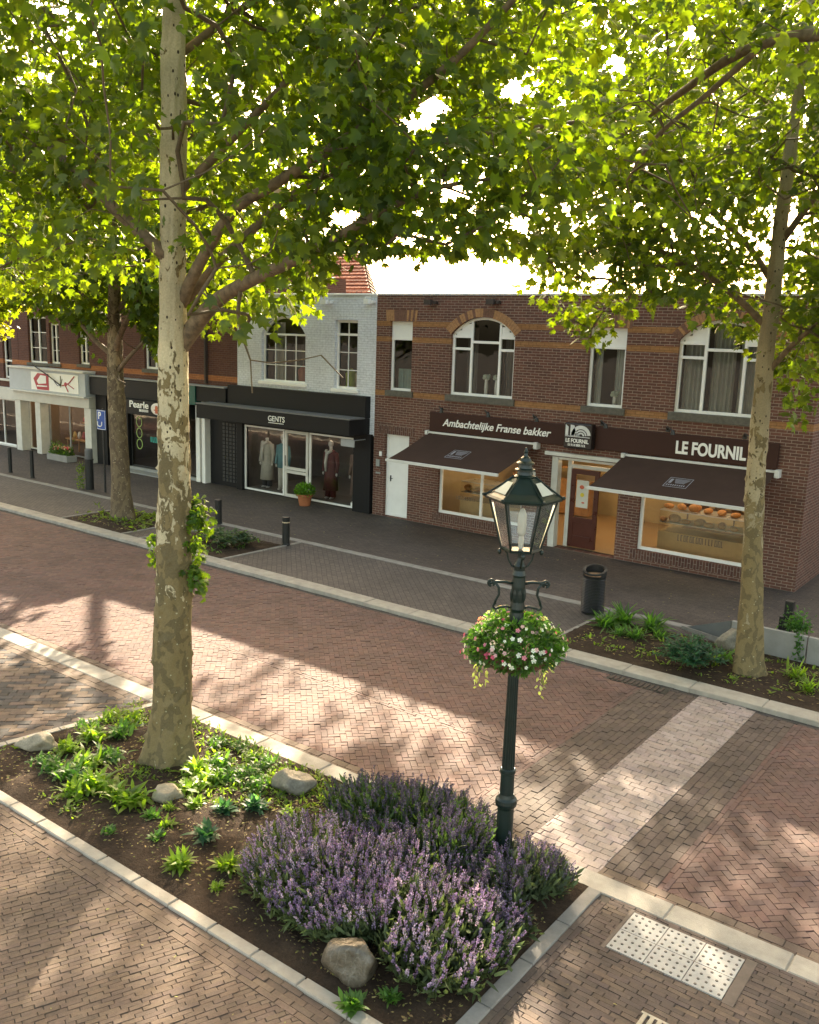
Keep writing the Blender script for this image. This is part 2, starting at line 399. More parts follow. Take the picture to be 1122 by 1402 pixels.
# far side: shaded pavement and parking lane, brick pattern at real scale
def pave_mat(name, c1, c2, mo, L=.2, W=.07, ang=0.0):
    m, nt, p = newmat(name); co = coords(nt)
    v = nd(nt, 'VectorRotate', {'Vector': co, 'Angle': ang}, rotation_type='Z_AXIS').outputs[0]
    wz = nd(nt, 'TexNoise', {'Vector': co, 'Scale': 1.2, 'Detail': 2.0}); vv = nd(nt, 'VectorMath', {0: wz.outputs['Color'], 1: (.05, .05, 0)}, operation='MULTIPLY').outputs[0]
    v = nd(nt, 'VectorMath', {0: v, 1: vv}, operation='ADD').outputs[0]
    n = nd(nt, 'TexBrick', {'Vector': v, 'Color1': rgba(c1), 'Color2': rgba(c2), 'Mortar': rgba(mo), 'Scale': 1.0, 'Mortar Size': .005, 'Mortar Smooth': .3, 'Bias': 0.0, 'Brick Width': L, 'Row Height': W})
    big = nd(nt, 'TexNoise', {'Vector': co, 'Scale': .55, 'Detail': 7.0, 'Roughness': .7}); sm = nd(nt, 'TexNoise', {'Vector': co, 'Scale': 9.0, 'Detail': 5.0, 'Roughness': .7})
    c = mixc(nt, .8, n.outputs[0], ramp(nt, big.outputs[0], [(.3, (.55, .53, .52)), (.5, (.85, .82, .8)), (.72, (1.15, 1.1, 1.05))]), 'MULTIPLY')
    c = mixc(nt, .7, c, ramp(nt, sm.outputs[0], [(.3, (.55, .55, .55)), (.7, (1.2, 1.2, 1.2))]), 'MULTIPLY')
    spk = nd(nt, 'TexVoronoi', {'Vector': co, 'Scale': 5.5}); sp = math_(nt, 'LESS_THAN', spk.outputs['Distance'], .055)
    c = mixc(nt, math_(nt, 'MULTIPLY', sp, .5), c, (.3, .27, .2))
    h = math_(nt, 'SUBTRACT', sm.outputs[0], n.outputs['Fac'])
    setin(nt, p, base=c, rough=.75, spec=.35, normal=bump(nt, h, .6, .006)); MATS[name] = m; return m
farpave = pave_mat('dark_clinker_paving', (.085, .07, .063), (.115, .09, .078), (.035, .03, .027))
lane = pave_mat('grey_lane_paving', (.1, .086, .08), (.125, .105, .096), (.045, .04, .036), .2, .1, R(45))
m_ = MB(); m_.box(-60, 14, 14.93, 40, -.15, PZ); tag(m_.build('far_pavement', farpave), kind='structure')
m_ = MB(); m_.box(-60, 14, YF1, 14.73, -.15, PZ - .004); tag(m_.build('parking_lane', lane), kind='structure')
def kerb_row(name, x0, x1, y0, y1, z0, z1, L, m, gap=.006):
    mb = MB(); x = x0
    while x < x1 - .05:
        e = min(x + L, x1); a = rnd.gauss(0, .0018); b = .009
        mb.add([(x + gap, y0, z0), (e - gap, y0, z0), (e - gap, y1, z0), (x + gap, y1, z0), (x + gap, y0, z1 - b + a), (e - gap, y0, z1 - b + a), (e - gap, y1, z1 - b + a), (x + gap, y1, z1 - b + a),
                (x + gap + b, y0 + b, z1 + a), (e - gap - b, y0 + b, z1 + a), (e - gap - b, y1 - b, z1 + a), (x + gap + b, y1 - b, z1 + a)],
               [(0, 1, 5, 4), (1, 2, 6, 5), (2, 3, 7, 6), (3, 0, 4, 7), (4, 5, 9, 8), (5, 6, 10, 9), (6, 7, 11, 10), (7, 4, 8, 11), (8, 9, 10, 11)]); x = e
    mb.box(x0, x1, y0 + .01, y1 - .01, z0, z1 - .014)
    return tag(mb.build(name, m), kind='structure')
kerb_row('kerb', -45.3, 12, YK0, YK1, -.2, .006, 1.0, concrete)
kerb_row('kerb', -60, 12, YF0, YF1, -.2, .022, 1.0, concrete)
kerb_row('kerb', -60, -5.0, 14.73, 14.93, -.15, .008, 1.0, concrete2)
# ------------------------------------------------------------------ beds
def soil_mat():
    m, nt, p = newmat('dark_soil'); co = coords(nt)
    a = nd(nt, 'TexNoise', {'Vector': co, 'Scale': 3.0, 'Detail': 8.0, 'Roughness': .75}); b = nd(nt, 'TexNoise', {'Vector': co, 'Scale': 38.0, 'Detail': 6.0, 'Roughness': .7})
    c = ramp(nt, a.outputs[0], [(.3, (.028, .018, .012)), (.55, (.055, .036, .023)), (.75, (.095, .064, .04))])
    c = mixc(nt, .6, c, ramp(nt, b.outputs[0], [(.35, (.5, .5, .5)), (.7, (1.3, 1.25, 1.2))]), 'MULTIPLY')
    setin(nt, p, base=c, rough=.95, spec=.2, normal=bump(nt, b.outputs[0], .9, .03)); return m
soil = soil_mat(); green_leaf = leaf_mat('green_leaf', trans=.4); litter_m = leaf_mat('litter', trans=.15, rough=.8)
def soil_h(x, y): return .045 * noise.noise(Vector((x * 1.3, y * 1.3, 3))) + .028 * noise.noise(Vector((x * 5, y * 5, 1))) + .012 * noise.noise(Vector((x * 17, y * 17, 1)))
def bed(name, x0, x1, y0, y1, top=.035, step=.035, shear=None):
    mb = MB(); nx, ny = int((x1 - x0) / step), int((y1 - y0) / step)
    for j in range(ny + 1):
        for i in range(nx + 1):
            x, y = x0 + (x1 - x0) * i / nx, y0 + (y1 - y0) * j / ny
            e = min(x - x0, x1 - x, y - y0, y1 - y); k = min(1, e / .3)
            xx = shear(x, y) if shear else x
            mb.v.append((xx, y, .012 + (top - .012 + soil_h(x, y)) * k + .01 * noise.noise(Vector((x * 22, y * 22, 7)))))
    mb.f = [(j * (nx + 1) + i, j * (nx + 1) + i + 1, (j + 1) * (nx + 1) + i + 1, (j + 1) * (nx + 1) + i) for j in range(ny) for i in range(nx)]; mb.m = [0] * len(mb.f)
    return tag(mb.build(name, soil, smooth=True), kind='structure')
def litter(name, n, x0, x1, y0, y1, smin=.007, smax=.024, cols=None, z=.045, bedh=True, label='dry leaf bits and chips scattered on the soil'):
    mb = MB(); cols = cols or [(.2, .13, .06), (.28, .2, .08), (.14, .09, .05), (.32, .27, .12), (.22, .2, .06), (.12, .14, .03)]
    for _ in range(n):
        x, y = rnd.uniform(x0, x1), rnd.uniform(y0, y1); s_ = rnd.uniform(smin, smax); a = rnd.uniform(0, 6.3); c = rnd.choice(cols); j = rnd.uniform(.6, 1.2)
        j *= .8; mb.col = (c[0] * j, c[1] * j, c[2] * j, 1); zz = z + (soil_h(x, y) if bedh else 0) + .004; ca, sa = math.cos(a) * s_, math.sin(a) * s_; k = rnd.uniform(.25, .6); u = rnd.uniform(0, .4) * s_
        mb.add([(x - ca, y - sa, zz), (x + sa * k, y - ca * k, zz + u), (x + ca, y + sa, zz + u * .5), (x - sa * k, y + ca * k, zz + u * .3)], [(0, 1, 2, 3)])
    return tag(mb.build(name, litter_m), label, 'litter', kind='stuff')
def bshear(x, y):   # the bed's left edge runs slightly askew
    k = max(0, (-8.2 - x) / 1.42); return x + k * .45 * (y - BY0) / (BY1 - BY0)
bed('soil', BX0 + .1, BX1 - .1, BY0 + .1, BY1, shear=bshear)
bed('soil', -6.46, 6, YF1, 14.3, step=.06)
bed('soil', -20.1, -17.7, YF1, 14.2, step=.08)
bed('soil', -16.6, -14.25, YF1, 14.2, step=.08)
kerb_row('bed_kerb', BX0, BX1, BY0, BY0 + .12, -.15, .022, .5, concrete)
def kerb_line(name, a, b, wd, z1, m, L=.6):
    mb = MB(); a, b = Vector((*a, 0)), Vector((*b, 0)); d = (b - a); n = max(1, round(d.length / L)); u = d.normalized(); q = Vector((-u.y, u.x, 0)) * wd
    for i in range(n):
        p0, p1 = a + d * (i / n) + u * .005, a + d * ((i + 1) / n) - u * .005
        mb.prism([p0 + Vector((0, 0, -.15)), p1 + Vector((0, 0, -.15)), p1 + q + Vector((0, 0, -.15)), p0 + q + Vector((0, 0, -.15))], (0, 0, .15 + z1 + rnd.gauss(0, .001)))
    o = mb.build(name, m, bevel=.006); return tag(o, kind='structure')
kerb_line('bed_kerb', (BX1, BY0 + .122), (BX1, BY1 - .003), .12, .02, concrete2)
kerb_line('bed_kerb', (BX0, BY0 + .122), (BX0 + .47, BY1 - .003), -.1, .024, concrete)
kerb_line('bed_kerb', (-6.47, YF1 + .003), (-6.4, 14.7), .07, .015, concrete2)
kerb_line('bed_kerb', (-20.15, YF1 + .003), (-20.15, 14.3), .07, .015, concrete2)
kerb_line('bed_kerb', (-17.65, YF1 + .003), (-17.65, 14.3), .07, .015, concrete2)
kerb_line('bed_kerb', (-17.0, YF1 + .003), (-16.65, 14.3), .07, .012, concrete2)
kerb_line('bed_kerb', (-14.2, YF1 + .003), (-14.1, 14.7), .07, .015, concrete2)
litter('fallen_leaves', 4200, BX0 + .3, BX1 - .15, BY0 + .2, BY1 - .1)
litter('fallen_leaves', 1500, -6.3, 2, YF1 + .1, 14.2, .015, .04)
litter('fallen_leaves', 500, -20, -17.8, YF1 + .1, 14.1, .015, .04)
litter('fallen_leaves', 160, -9, 1.5, 2.5, YK0, .008, .02, z=.002, bedh=False, cols=[(.4, .33, .16), (.3, .3, .1), (.25, .2, .1)], label='tiny pale leaf bits scattered on the near pavement')
litter('fallen_leaves', 260, -20, -1, 14.95, 18.3, .012, .03, z=.002, bedh=False, cols=[(.3, .22, .12), (.22, .2, .1)], label='leaf bits scattered on the pavement before the shops')

# ------------------------------------------------------------------ buildings
FY = 18.5
bakery_bands = ((4.975, 5.1), (4.585, 4.71), (3.2, 3.335))
bk = brick_mat('bakery_brick', (.2, .088, .062), (.135, .066, .05), (.37, .285, .22), bakery_bands)
wb = brick_mat('white_painted_brick', (.87, .9, .95), (.84, .87, .92), (.66, .68, .72), rough=.6, bst=.8)
ob = brick_mat('optician_brick', (.15, .065, .045), (.12, .052, .04), (.17, .11, .09), ((3.2, 3.36),), bandc=((.4, .15, .06), (.45, .19, .08)))
sold = brick_mat('soldier_course_brick', (.16, .075, .052), (.12, .058, .045), (.3, .24, .2), bw=.21, rh=.065, soldier=True)
rings = [mat('arch_brick_ochre', (.36, .19, .085), .85, var=.25, scale=20, bmp=.4), mat('arch_brick_red', (.17, .085, .055), .85, var=.25, scale=20, bmp=.4)]
def wall(mb, x0, x1, z0, z1, y, openings, th=.22):
    "front wall at y with rectangular or arched openings: (xa, xb, za, zb[, rise]) and their reveals"
    xs = sorted({x0, x1, *[v for o in openings for v in o[:2]]}); zs = sorted({z0, z1, *[v for o in openings for v in (o[2], o[3])]})
    for i in range(len(xs) - 1):
        for j in range(len(zs) - 1):
            cx, cz = (xs[i] + xs[i + 1]) / 2, (zs[j] + zs[j + 1]) / 2
            if any(o[0] < cx < o[1] and o[2] < cz < o[3] for o in openings): continue
            mb.poly([(xs[i], y, zs[j]), (xs[i + 1], y, zs[j]), (xs[i + 1], y, zs[j + 1]), (xs[i], y, zs[j + 1])])
    for o in openings:
        xa, xb, za, zb = o[:4]; rise = o[4] if len(o) > 4 else 0
        if rise:
            sp = zb - rise; A = arc(xa, xb, sp, rise); L = [(xa, zb)] + [p for p in A if p[0] <= (xa + xb) / 2 + 1e-6]; Rr = [p for p in A if p[0] >= (xa + xb) / 2 - 1e-6] + [(xb, zb)]
            mb.poly([(p[0], y, p[1]) for p in L]); mb.poly([(p[0], y, p[1]) for p in Rr])
            edge = [(xa, za), (xa, sp)] + A[1:-1] + [(xb, sp), (xb, za)]
        else: edge = [(xa, za), (xa, zb), (xb, zb), (xb, za)]
        for i in range(len(edge)):
            a, b = edge[i], edge[(i + 1) % len(edge)]
            mb.poly([(a[0], y, a[1]), (b[0], y, b[1]), (b[0], y + th, b[1]), (a[0], y + th, a[1])])
def arc(xa, xb, sp, rise, n=20):
    "segmental arch from (xa, sp) over to (xb, sp)"
    h = (xb - xa) / 2; Rd = (h * h + rise * rise) / (2 * rise); cz = sp + rise - Rd; cx = (xa + xb) / 2; a0 = math.asin(h / Rd)
    if rise > h: a0 = math.pi - a0
    return [(cx + Rd * math.sin(-a0 + 2 * a0 * i / n), cz + Rd * math.cos(-a0 + 2 * a0 * i / n)) for i in range(n + 1)]
def arch_ring(b, xa, xb, sp, rise, t=.2, proud=.012, n=30):
    A = arc(xa, xb, sp, rise, n); mb = MB(); h = (xb - xa) / 2; Rd = (h * h + rise * rise) / (2 * rise); cx, cz = (xa + xb) / 2, sp + rise - Rd
    for i in range(n):
        p, q = A[i], A[i + 1]; g = .06
        p2 = (p[0] + (q[0] - p[0]) * g, p[1] + (q[1] - p[1]) * g); q2 = (q[0] - (q[0] - p[0]) * g, q[1] - (q[1] - p[1]) * g)
        def out(c): d = math.hypot(c[0] - cx, c[1] - cz); return (c[0] + (c[0] - cx) / d * t, c[1] + (c[1] - cz) / d * t)
        o1, o2 = out(q2), out(p2); mb.mi = 0 if rnd.random() < .6 else 1
        mb.prism([(p2[0], FY - proud, p2[1]), (q2[0], FY - proud, q2[1]), (o1[0], FY - proud, o1[1]), (o2[0], FY - proud, o2[1])], (0, proud + .02, 0))
    mb.build('window_arch', rings, b)
def lintel(b, xa, xb, z0, z1, proud=.01):
    mb = MB(); n = round((xb - xa) / .065); f = .06
    for i in range(n):
        mb.mi = 0 if rnd.random() < .55 else 1; k = (i / n - .5) * f; k2 = ((i + 1) / n - .5) * f; w_ = (xb - xa) / n
        mb.prism([(xa + i * w_ + .003, FY - proud, z0), (xa + (i + 1) * w_ - .003, FY - proud, z0), (xa + (i + 1) * w_ - .003 + k2, FY - proud, z1), (xa + i * w_ + .003 + k, FY - proud, z1)], (0, proud + .02, 0))
    mb.build('window_lintel', rings, b)
def window(b, xa, xb, za, zb, rise=0, vs=(), hs=(), y=None, fw=.068, m=None, g=None, cells=None, name='window', sill=None, solid=(), sillm=None, muntin=None):
    "frame with mullions vs (x), transoms hs ((z, xa, xb)); pane and sill are its sub-parts"
    m = m or white; g = g or glass; y = y if y is not None else FY + .09; mb = MB(); d = .06
    if rise:
        sp = zb - rise; A = arc(xa, xb, sp, rise); I = arc(xa + fw, xb - fw, sp, rise - fw * .9)
        for i in range(len(A) - 1): mb.prism([(A[i][0], y, A[i][1]), (A[i + 1][0], y, A[i + 1][1]), (I[i + 1][0], y, I[i + 1][1]), (I[i][0], y, I[i][1])], (0, d, 0))
        outl = [(xa + .01, za), (xb - .01, za)] + [(p[0], p[1]) for p in reversed(arc(xa + .01, xb - .01, sp, rise - .01))]
        ztop = lambda x: max(sp, float(np.interp(x, [p[0] for p in I], [p[1] for p in I])))
    else:
        sp = zb; mb.box(xa, xb, y, y + d, zb - fw, zb); outl = [(xa + .01, za), (xb - .01, za), (xb - .01, zb - .01), (xa + .01, zb - .01)]; ztop = lambda x: zb - fw
    e = .002
    mb.box(xa, xa + fw, y + e, y + d - e, za + fw, sp - (0 if rise else fw)); mb.box(xb - fw, xb, y + e, y + d - e, za + fw, sp - (0 if rise else fw)); mb.box(xa, xb, y, y + d, za, za + fw)
    for v in vs:
        x, z0, z1 = (v, za + fw, None) if not isinstance(v, tuple) else v
        mb.box(x - fw * .45, x + fw * .45, y - .006, y + d - .01, z0, min(z1 or 99, ztop(x)))
    for z, a, c in hs: mb.box(a, c, y - .009, y + d - .013, z - fw * .45, z + fw * .45)
    if muntin:
        for x, z0, z1 in muntin[0]: mb.box(x - .011, x + .011, y + .01, y + .04, z0, z1)
        for z, a, c in muntin[1]: mb.box(a, c, y + .013, y + .037, z - .011, z + .011)
    for xa_, xb_, z0, z1 in solid: mb.box(xa_, xb_, y + .012, y + .032, z0, z1)
    f = mb.build(name, m, b, bevel=.004)
    pn = MB(); pn.poly([(p[0], y + .036, p[1]) for p in outl]); pn.build('pane', g, f)
    if sill:
        s_ = MB(); s_.box(xa - .08, xb + .08, FY - .06, FY + .1, sill, za + .006); s_.build('sill', sillm or stone, f, bevel=.006)
    return f
def room(b, xa, xb, za, zb, y0, y1, wallm, floorm=None, name='room'):
    mb = MB(); e = .001
    mb.poly([(xa, y1, za), (xb, y1, za), (xb, y1, zb), (xa, y1, zb)]); mb.poly([(xa, y0, za), (xa, y1, za), (xa, y1, zb), (xa, y0, zb)]); mb.poly([(xb, y0, za), (xb, y1, za), (xb, y1, zb), (xb, y0, zb)])
    mb.poly([(xa, y0, zb), (xb, y0, zb), (xb, y1, zb), (xa, y1, zb)]); mb.mi = 1; mb.poly([(xa, y0, za), (xb, y0, za), (xb, y1, za), (xa, y1, za)])
    return mb.build(name, [wallm, floorm or wallm], b)
def shell(b, x0, x1, y, y1, z1, m, roofm, right=True):
    mb = MB(); mb.poly([(x0, y, 0), (x0, y1, 0), (x0, y1, z1), (x0, y, z1)]); mb.poly([(x1, y, 0), (x1, y1, 0), (x1, y1, z1), (x1, y, z1)]); mb.poly([(x0, y1, 0), (x1, y1, 0), (x1, y1, z1), (x0, y1, z1)])
    return mb
def lamp_emit(name, col, st):
    m, nt, p = newmat(name); setin(nt, p, base=(.8, .8, .8), emit=col, emits=st); return m
warm = lamp_emit('warm_ceiling_lamp', (1, .74, .44), 6.5); cool = lamp_emit('shop_ceiling_lamp', (1, .8, .58), 5.0)
ochre = mat('ochre_room', (.42, .32, .16), .8, var=.1, scale=2); wood = mat('warm_wood', (.42, .22, .08), .5, var=.25, scale=5); woodd = mat('dark_wood', (.06, .02, .012), .35, var=.2, scale=6)
roofm = mat('roof_felt', (.12, .12, .11), .9)
cloth_ = 0
curt = mat('net_curtain', (.42, .44, .42), .9, var=.1, scale=3)
def curtains(b, xa, xb, za, zb, y, amp=.03, per=.09, m=None):
    n = max(8, int((xb - xa) / per * 5)); mb = MB(); P = [(xa + (xb - xa) * i / n, y + amp * math.sin(i / n * (xb - xa) / per * 6.28) + amp * .4 * math.sin(i * .7)) for i in range(n + 1)]
    for i in range(n): mb.poly([(P[i][0], P[i][1], za), (P[i + 1][0], P[i + 1][1], za), (P[i + 1][0], P[i + 1][1], zb), (P[i][0], P[i][1], zb)])
    mb.build('curtain', m or curt, b, smooth=True)

# ---- bakery
B = thing('bakery', 'two storey dark red brick bakery with brown awnings and long brown sign', 'building', (-9.7, FY, 0))
bx0, bx1, bz = -15.13, -4.25, 5.74
A1 = (-12.78, -10.97, 3.35, 5.24, .42); A2 = (-7.06, -5.25, 3.36, 5.27, .43); W1 = (-14.68, -13.96, 3.34, 5.1); W2 = (-9.08, -8.2, 3.34, 5.06)
DR = (-14.76, -13.96, .02, 2.2); S1 = (-13.01, -10.55, .34, 2.1); EN = (-9.82, -8.12, .006, 2.14); S2 = (-7.62, -5.02, .3, 2.1)
mb = shell(B, bx0, bx1, FY, 23.3, bz, bk, roofm); wall(mb, bx0, bx1, 0, bz, FY, [A1, A2, W1, W2, DR, S1, EN, S2]); mb.build('wall', bk, B)
mb = MB(); mb.poly([(bx0, FY + .2, bz - .12), (bx1, FY + .2, bz - .12), (bx1, 23.3, bz - .12), (bx0, 23.3, bz - .12)]); mb.build('roof', roofm, B)
mb = MB(); mb.box(bx0 + .03, bx1 + .03, FY - .03, FY + .25, bz, bz + .045); mb.build('coping', mat('zinc_coping', (.5, .5, .5), .5, var=.1), B, bevel=.005)
for a in (A1, A2): arch_ring(B, a[0], a[1], a[3] - a[4], a[4])
lintel(B, -14.8, -13.84, 5.102, 5.38); lintel(B, -9.18, -8.1, 5.062, 5.34)
for a, dark in ((A1, 1), (A2, 0)):
    xa, xb = a[0], a[1]; x1_, x2_ = xa + .56, xb - .45; sp = a[3] - a[4]
    window(B, *a[:4], rise=a[4], vs=(x1_, x2_), hs=((sp - .17, x1_, x2_), (sp - .34, xa, x1_), (sp - .34, x2_, xb), (sp - .05, xa, x1_), (sp - .05, x2_, xb)), sill=3.2,
           solid=((xa + .1, x1_ - .03, sp - .04, sp + .1), (xa + .25, x1_ - .03, sp + .1, sp + .26), (x2_ + .03, xb - .1, sp - .04, sp + .08), (x2_ + .03, xb - .22, sp + .08, sp + .2)))
window(B, *W1, hs=((4.66, W1[0], W1[1]),), solid=((W1[0] + .05, W1[1] - .05, 4.68, 5.05),), sill=3.2)
window(B, *W2, hs=((4.64, W2[0], W2[1]),), solid=((W2[0] + .05, W2[1] - .05, 4.66, 5.01),), sill=3.2)
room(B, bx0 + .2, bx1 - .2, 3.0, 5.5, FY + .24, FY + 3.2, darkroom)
curtains(B, -7.0, -6.55, 3.3, 5.2, FY + .3); curtains(B, -6.42, -5.95, 3.3, 5.2, FY + .32); curtains(B, -5.85, -5.3, 3.3, 5.2, FY + .3)
curtains(B, -12.6, -12.3, 3.3, 5.0, FY + .5, m=mat('grey_curtain', (.12, .12, .11), .9)); curtains(B, -11.5, -11.05, 3.3, 5.0, FY + .5, m=MATS['grey_curtain'])
curtains(B, -9.02, -8.85, 3.3, 4.7, FY + .3); curtains(B, -8.55, -8.25, 3.3, 4.7, FY + .32); curtains(B, -14.6, -14.0, 3.35, 3.9, FY + .3, m=mat('pale_green_curtain', (.3, .4, .37), .9))
# vases on the window ledges
def vase(x, z, y, h, lab):
    t = thing('vase', lab, 'vase', (x, y, z), 'vases on the upstairs window ledges')
    mb = MB(); mb.lathe([(.045, 0), (.05, h * .5), (.04, h * .9), (.045, h)], (x, y, z), 14); mb.build('vase_body', white, t, smooth=True)
    mb = MB(); mb.ball((x, y, z + h + .06), .09, 10, 7, (1, 1, .75))
    for k in range(14): a = k * 2.4; mb.ball((x + .07 * math.cos(a), y + .07 * math.sin(a), z + h + .06 + .04 * math.sin(k)), .035, 6, 4)
    mb.build('flower_head', mat('pale_flower', (.5, .55, .45), .8), t)
vase(-11.86, 3.405, FY + .26, .36, 'white vase with pale flower head, left one in the arched window')
vase(-11.57, 3.405, FY + .26, .36, 'white vase with pale flower head, right one in the arched window')
vase(-8.5, 3.395, FY + .26, .18, 'pale vase with big flower heads behind the narrow window over the entrance')
# ground floor: windows, doors, interiors
window(B, *S1, fw=.07, g=shopglass, name='shop_window', vs=(-11.75,)); window(B, *S2, fw=.07, g=shopglass, name='shop_window')
for s_ in (S1, S2):
    mb = MB(); mb.box(s_[0] - .12, s_[1] + .12, FY - .03, FY + .1, s_[2] - .2, s_[2] - .002); mb.build('window_ledge', sold, B)
room(B, -13.3, -4.5, .02, 2.45, FY + .25, FY + 4.5, ochre, mat('orange_floor', (.36, .24, .12), .4, var=.1, scale=2))
mb = MB()
for x in (-12.4, -11.2, -9.2, -8.4, -7.2, -6.4, -5.6):
    for y in (19.6, 21.2): mb.box(x - .12, x + .12, y - .12, y + .12, 2.4, 2.44)
mb.build('ceiling_lamp', warm, B)
mb = MB(); mb.box(-13.0, -10.6, 22.2, 22.5, .05, 1.0); mb.box(-12.9, -10.7, 22.3, 22.6, 1.3, 1.34); mb.box(-12.9, -10.7, 22.3, 22.6, 1.7, 1.74); mb.build('back_counter', wood, B)
cabinet = mat('counter_panel', (.5, .36, .17), .35, var=.08)
def counter(x0, x1, y0, lab):
    t = thing('display_counter', lab, 'counter', ((x0 + x1) / 2, y0 + .35, .02))
    mb = MB(); mb.box(x0, x1, y0, y0 + .7, .02, .62); mb.build('base', cabinet, t, bevel=.01)
    mb = MB(); mb.box(x0, x1, y0 + .05, y0 + .7, .8, .82); mb.box(x0, x1, y0 + .03, y0 + .7, 1.08, 1.1); mb.build('shelf', mat('steel_trim', (.55, .54, .5), .3, metal=.8), t)
    mb = MB(); mb.poly([(x0, y0 - .01, .62), (x1, y0 - .01, .62), (x1, y0 + .05, 1.1), (x0, y0 + .05, 1.1)]); mb.build('glass_front', shopglass, t)
counter(-12.85, -10.9, 19.3, 'glass display counter inside the left bakery window'); counter(-7.5, -5.3, 19.4, 'glass display counter inside the lit right bakery window')
crust = mat('bread_crust', (.45, .2, .05), .6, var=.35, scale=18, bmp=.4)
lp = MB(); lp.ball((0, 0, .05), .11, 12, 8, (1.25, .75, .55)); lp.build
loaf0 = None; bl = 'loaves of bread in the right bakery window'
spots = [(-7.45 + i * .26 + rnd.uniform(-.03, .03), 19.55 + .08 * (i % 2), .82, i) for i in range(9)] + [(-7.4 + i * .3, 19.7, 1.1, i + 9) for i in range(8)] + [(-7.3 + i * .24, 20.7, 1.52, i + 20) for i in range(9)] + [(-12.8 + i * .28, 19.6, .82, i + 40) for i in range(7)]
for i, (x, y, z, k) in enumerate(spots):
    if loaf0 is None:
        loaf0 = lp.build('bread_loaf', crust, smooth=True, loc=(0, 0, 0)); loaf0.location = (x, y, z)
        tag(loaf0, 'brown bread loaf lying on the shelves of the bakery display', 'bread', 'bread loaves on the bakery shelves'); o = loaf0
    else: o = loaf0.copy(); C.objects.link(o); o.location = (x, y, z)
    o['label'] = ('first', 'second', 'third', 'fourth', 'fifth', 'sixth', 'seventh', 'eighth', 'ninth')[k if k < 9 else k - 9 if k < 20 else k - 20 if k < 40 else k - 40] + ' bread loaf from the left ' + ('on the counter top in the right bakery window' if k < 9 else 'on the glass shelf of the right bakery window' if k < 20 else 'on the dark rack at the back of the bakery' if k < 40 else 'in the left bakery window')
    o.rotation_euler = (0, 0, rnd.uniform(0, 3)); q = rnd.uniform(.8, 1.3); o.scale = (q, q, q * rnd.uniform(.9, 1.4))
t = thing('bread_rack', 'dark bread rack with round loaves at the back of the lit bakery', 'rack', (-6.3, 20.8, .02))
mb = MB()
for z in (.5, 1.0, 1.5): mb.box(-7.4, -5.2, 20.5, 20.9, z, z + .02)
mb.build('shelf', woodd, t); mb = MB()
for x in (-7.4, -6.3, -5.22): mb.box(x, x + .03, 20.9, 20.93, .02, 1.9)
mb.build('upright', woodd, t)
mk_ = mat('glass_print', (.16, .12, .08), .6); marks(B, -6.75, -5.75, .62, .76, FY + .115, mk_, 15, .02); marks(B, -12.5, -11.9, .75, .84, FY + .115, mk_, 11, .014)
bask = mat('wicker_basket', (.16, .08, .03), .8, var=.4, scale=40, bmp=.6)
for i in range(6):
    x = -7.3 + i * .37; mb = MB(); mb.lathe([(.1, 0), (.14, .1), (.15, .11)], (x, 20.7, 1.03), 14); tag(mb.build('wicker_basket', bask), '%s wicker basket from the left on the dark bread rack' % ('first', 'second', 'third', 'fourth', 'fifth', 'sixth')[i], 'basket', 'wicker baskets on the bread rack')
# white side door
f = window(B, DR[0], DR[1], .02, 2.2, hs=((1.62, DR[0], DR[1]),), name='door_frame', y=FY + .1)
mb = MB(); mb.box(DR[0] + .06, DR[1] - .06, FY + .115, FY + .15, .07, 1.59); mb.box(DR[0] + .06, DR[1] - .06, FY + .118, FY + .14, 1.65, 2.14); d_ = mb.build('door', white, B, bevel=.004)
mb = MB(); mb.box(-14.62, -14.6, FY + .09, FY + .115, .95, 1.1); mb.tube([(-14.61, FY + .07, 1.03), (-14.52, FY + .07, 1.03)], .009); mb.build('handle', blackm, d_)
mb = MB(); mb.box(-14.95, -13.8, FY - .012, FY + .02, 2.203, 2.42); mb.build('door_lintel', sold, B)
# entrance
mb = MB(); mb.box(EN[0], EN[0] + .16, FY + .02, FY + .22, 0, 2.14); mb.box(EN[0] + .16, EN[1], FY + .03, FY + .2, 2.08, 2.14); mb.box(-9.55, -9.45, FY + .3, FY + .4, 0, 2.08); mb.box(-9.45, EN[1], FY + .3, FY + .4, 1.88, 1.96); mb.build('entrance_frame', offwhite, B, bevel=.006)
mb = MB(); mb.box(-9.95, -8.05, FY - .12, FY + .01, 2.17, 2.25); mb.build('entrance_canopy', offwhite, B, bevel=.006)
def wooddoor(x0, x1, y, ang, lab):
    mb = MB(); w_ = x1 - x0; fw = .11
    mb.box(0, fw, 0, .045, .03, 1.86); mb.box(w_ - fw, w_, 0, .045, .03, 1.86); mb.box(fw, w_ - fw, .001, .044, 1.75, 1.86); mb.box(fw, w_ - fw, .001, .044, .03, .3); mb.box(fw, w_ - fw, .001, .044, .62, .74); mb.box(fw, w_ - fw, .012, .033, .3, .62)
    M = Matrix.Translation((x0, y, 0)) @ Matrix.Rotation(ang, 4, 'Z')
    mb.v = [tuple(M @ Vector(v)) for v in mb.v]; o = mb.build('door', mat('oxblood_door', (.075, .018, .01), .3, var=.15, scale=4), B, bevel=.004)
    p = MB(); p.add([M @ Vector(q) for q in ((fw, .02, .74), (w_ - fw, .02, .74), (w_ - fw, .02, 1.75), (fw, .02, 1.75))], [(0, 1, 2, 3)]); p.build('pane', shopglass, o); return o, M
o, M = wooddoor(-9.44, -8.74, FY + .3, 0, ''); 
pp = mat('poster_paper', (.62, .6, .52), .7, var=.04)
mb = MB(); mb.box(-9.28, -8.98, FY + .285, FY + .29, .98, 1.62); mb.build('poster', pp, o)
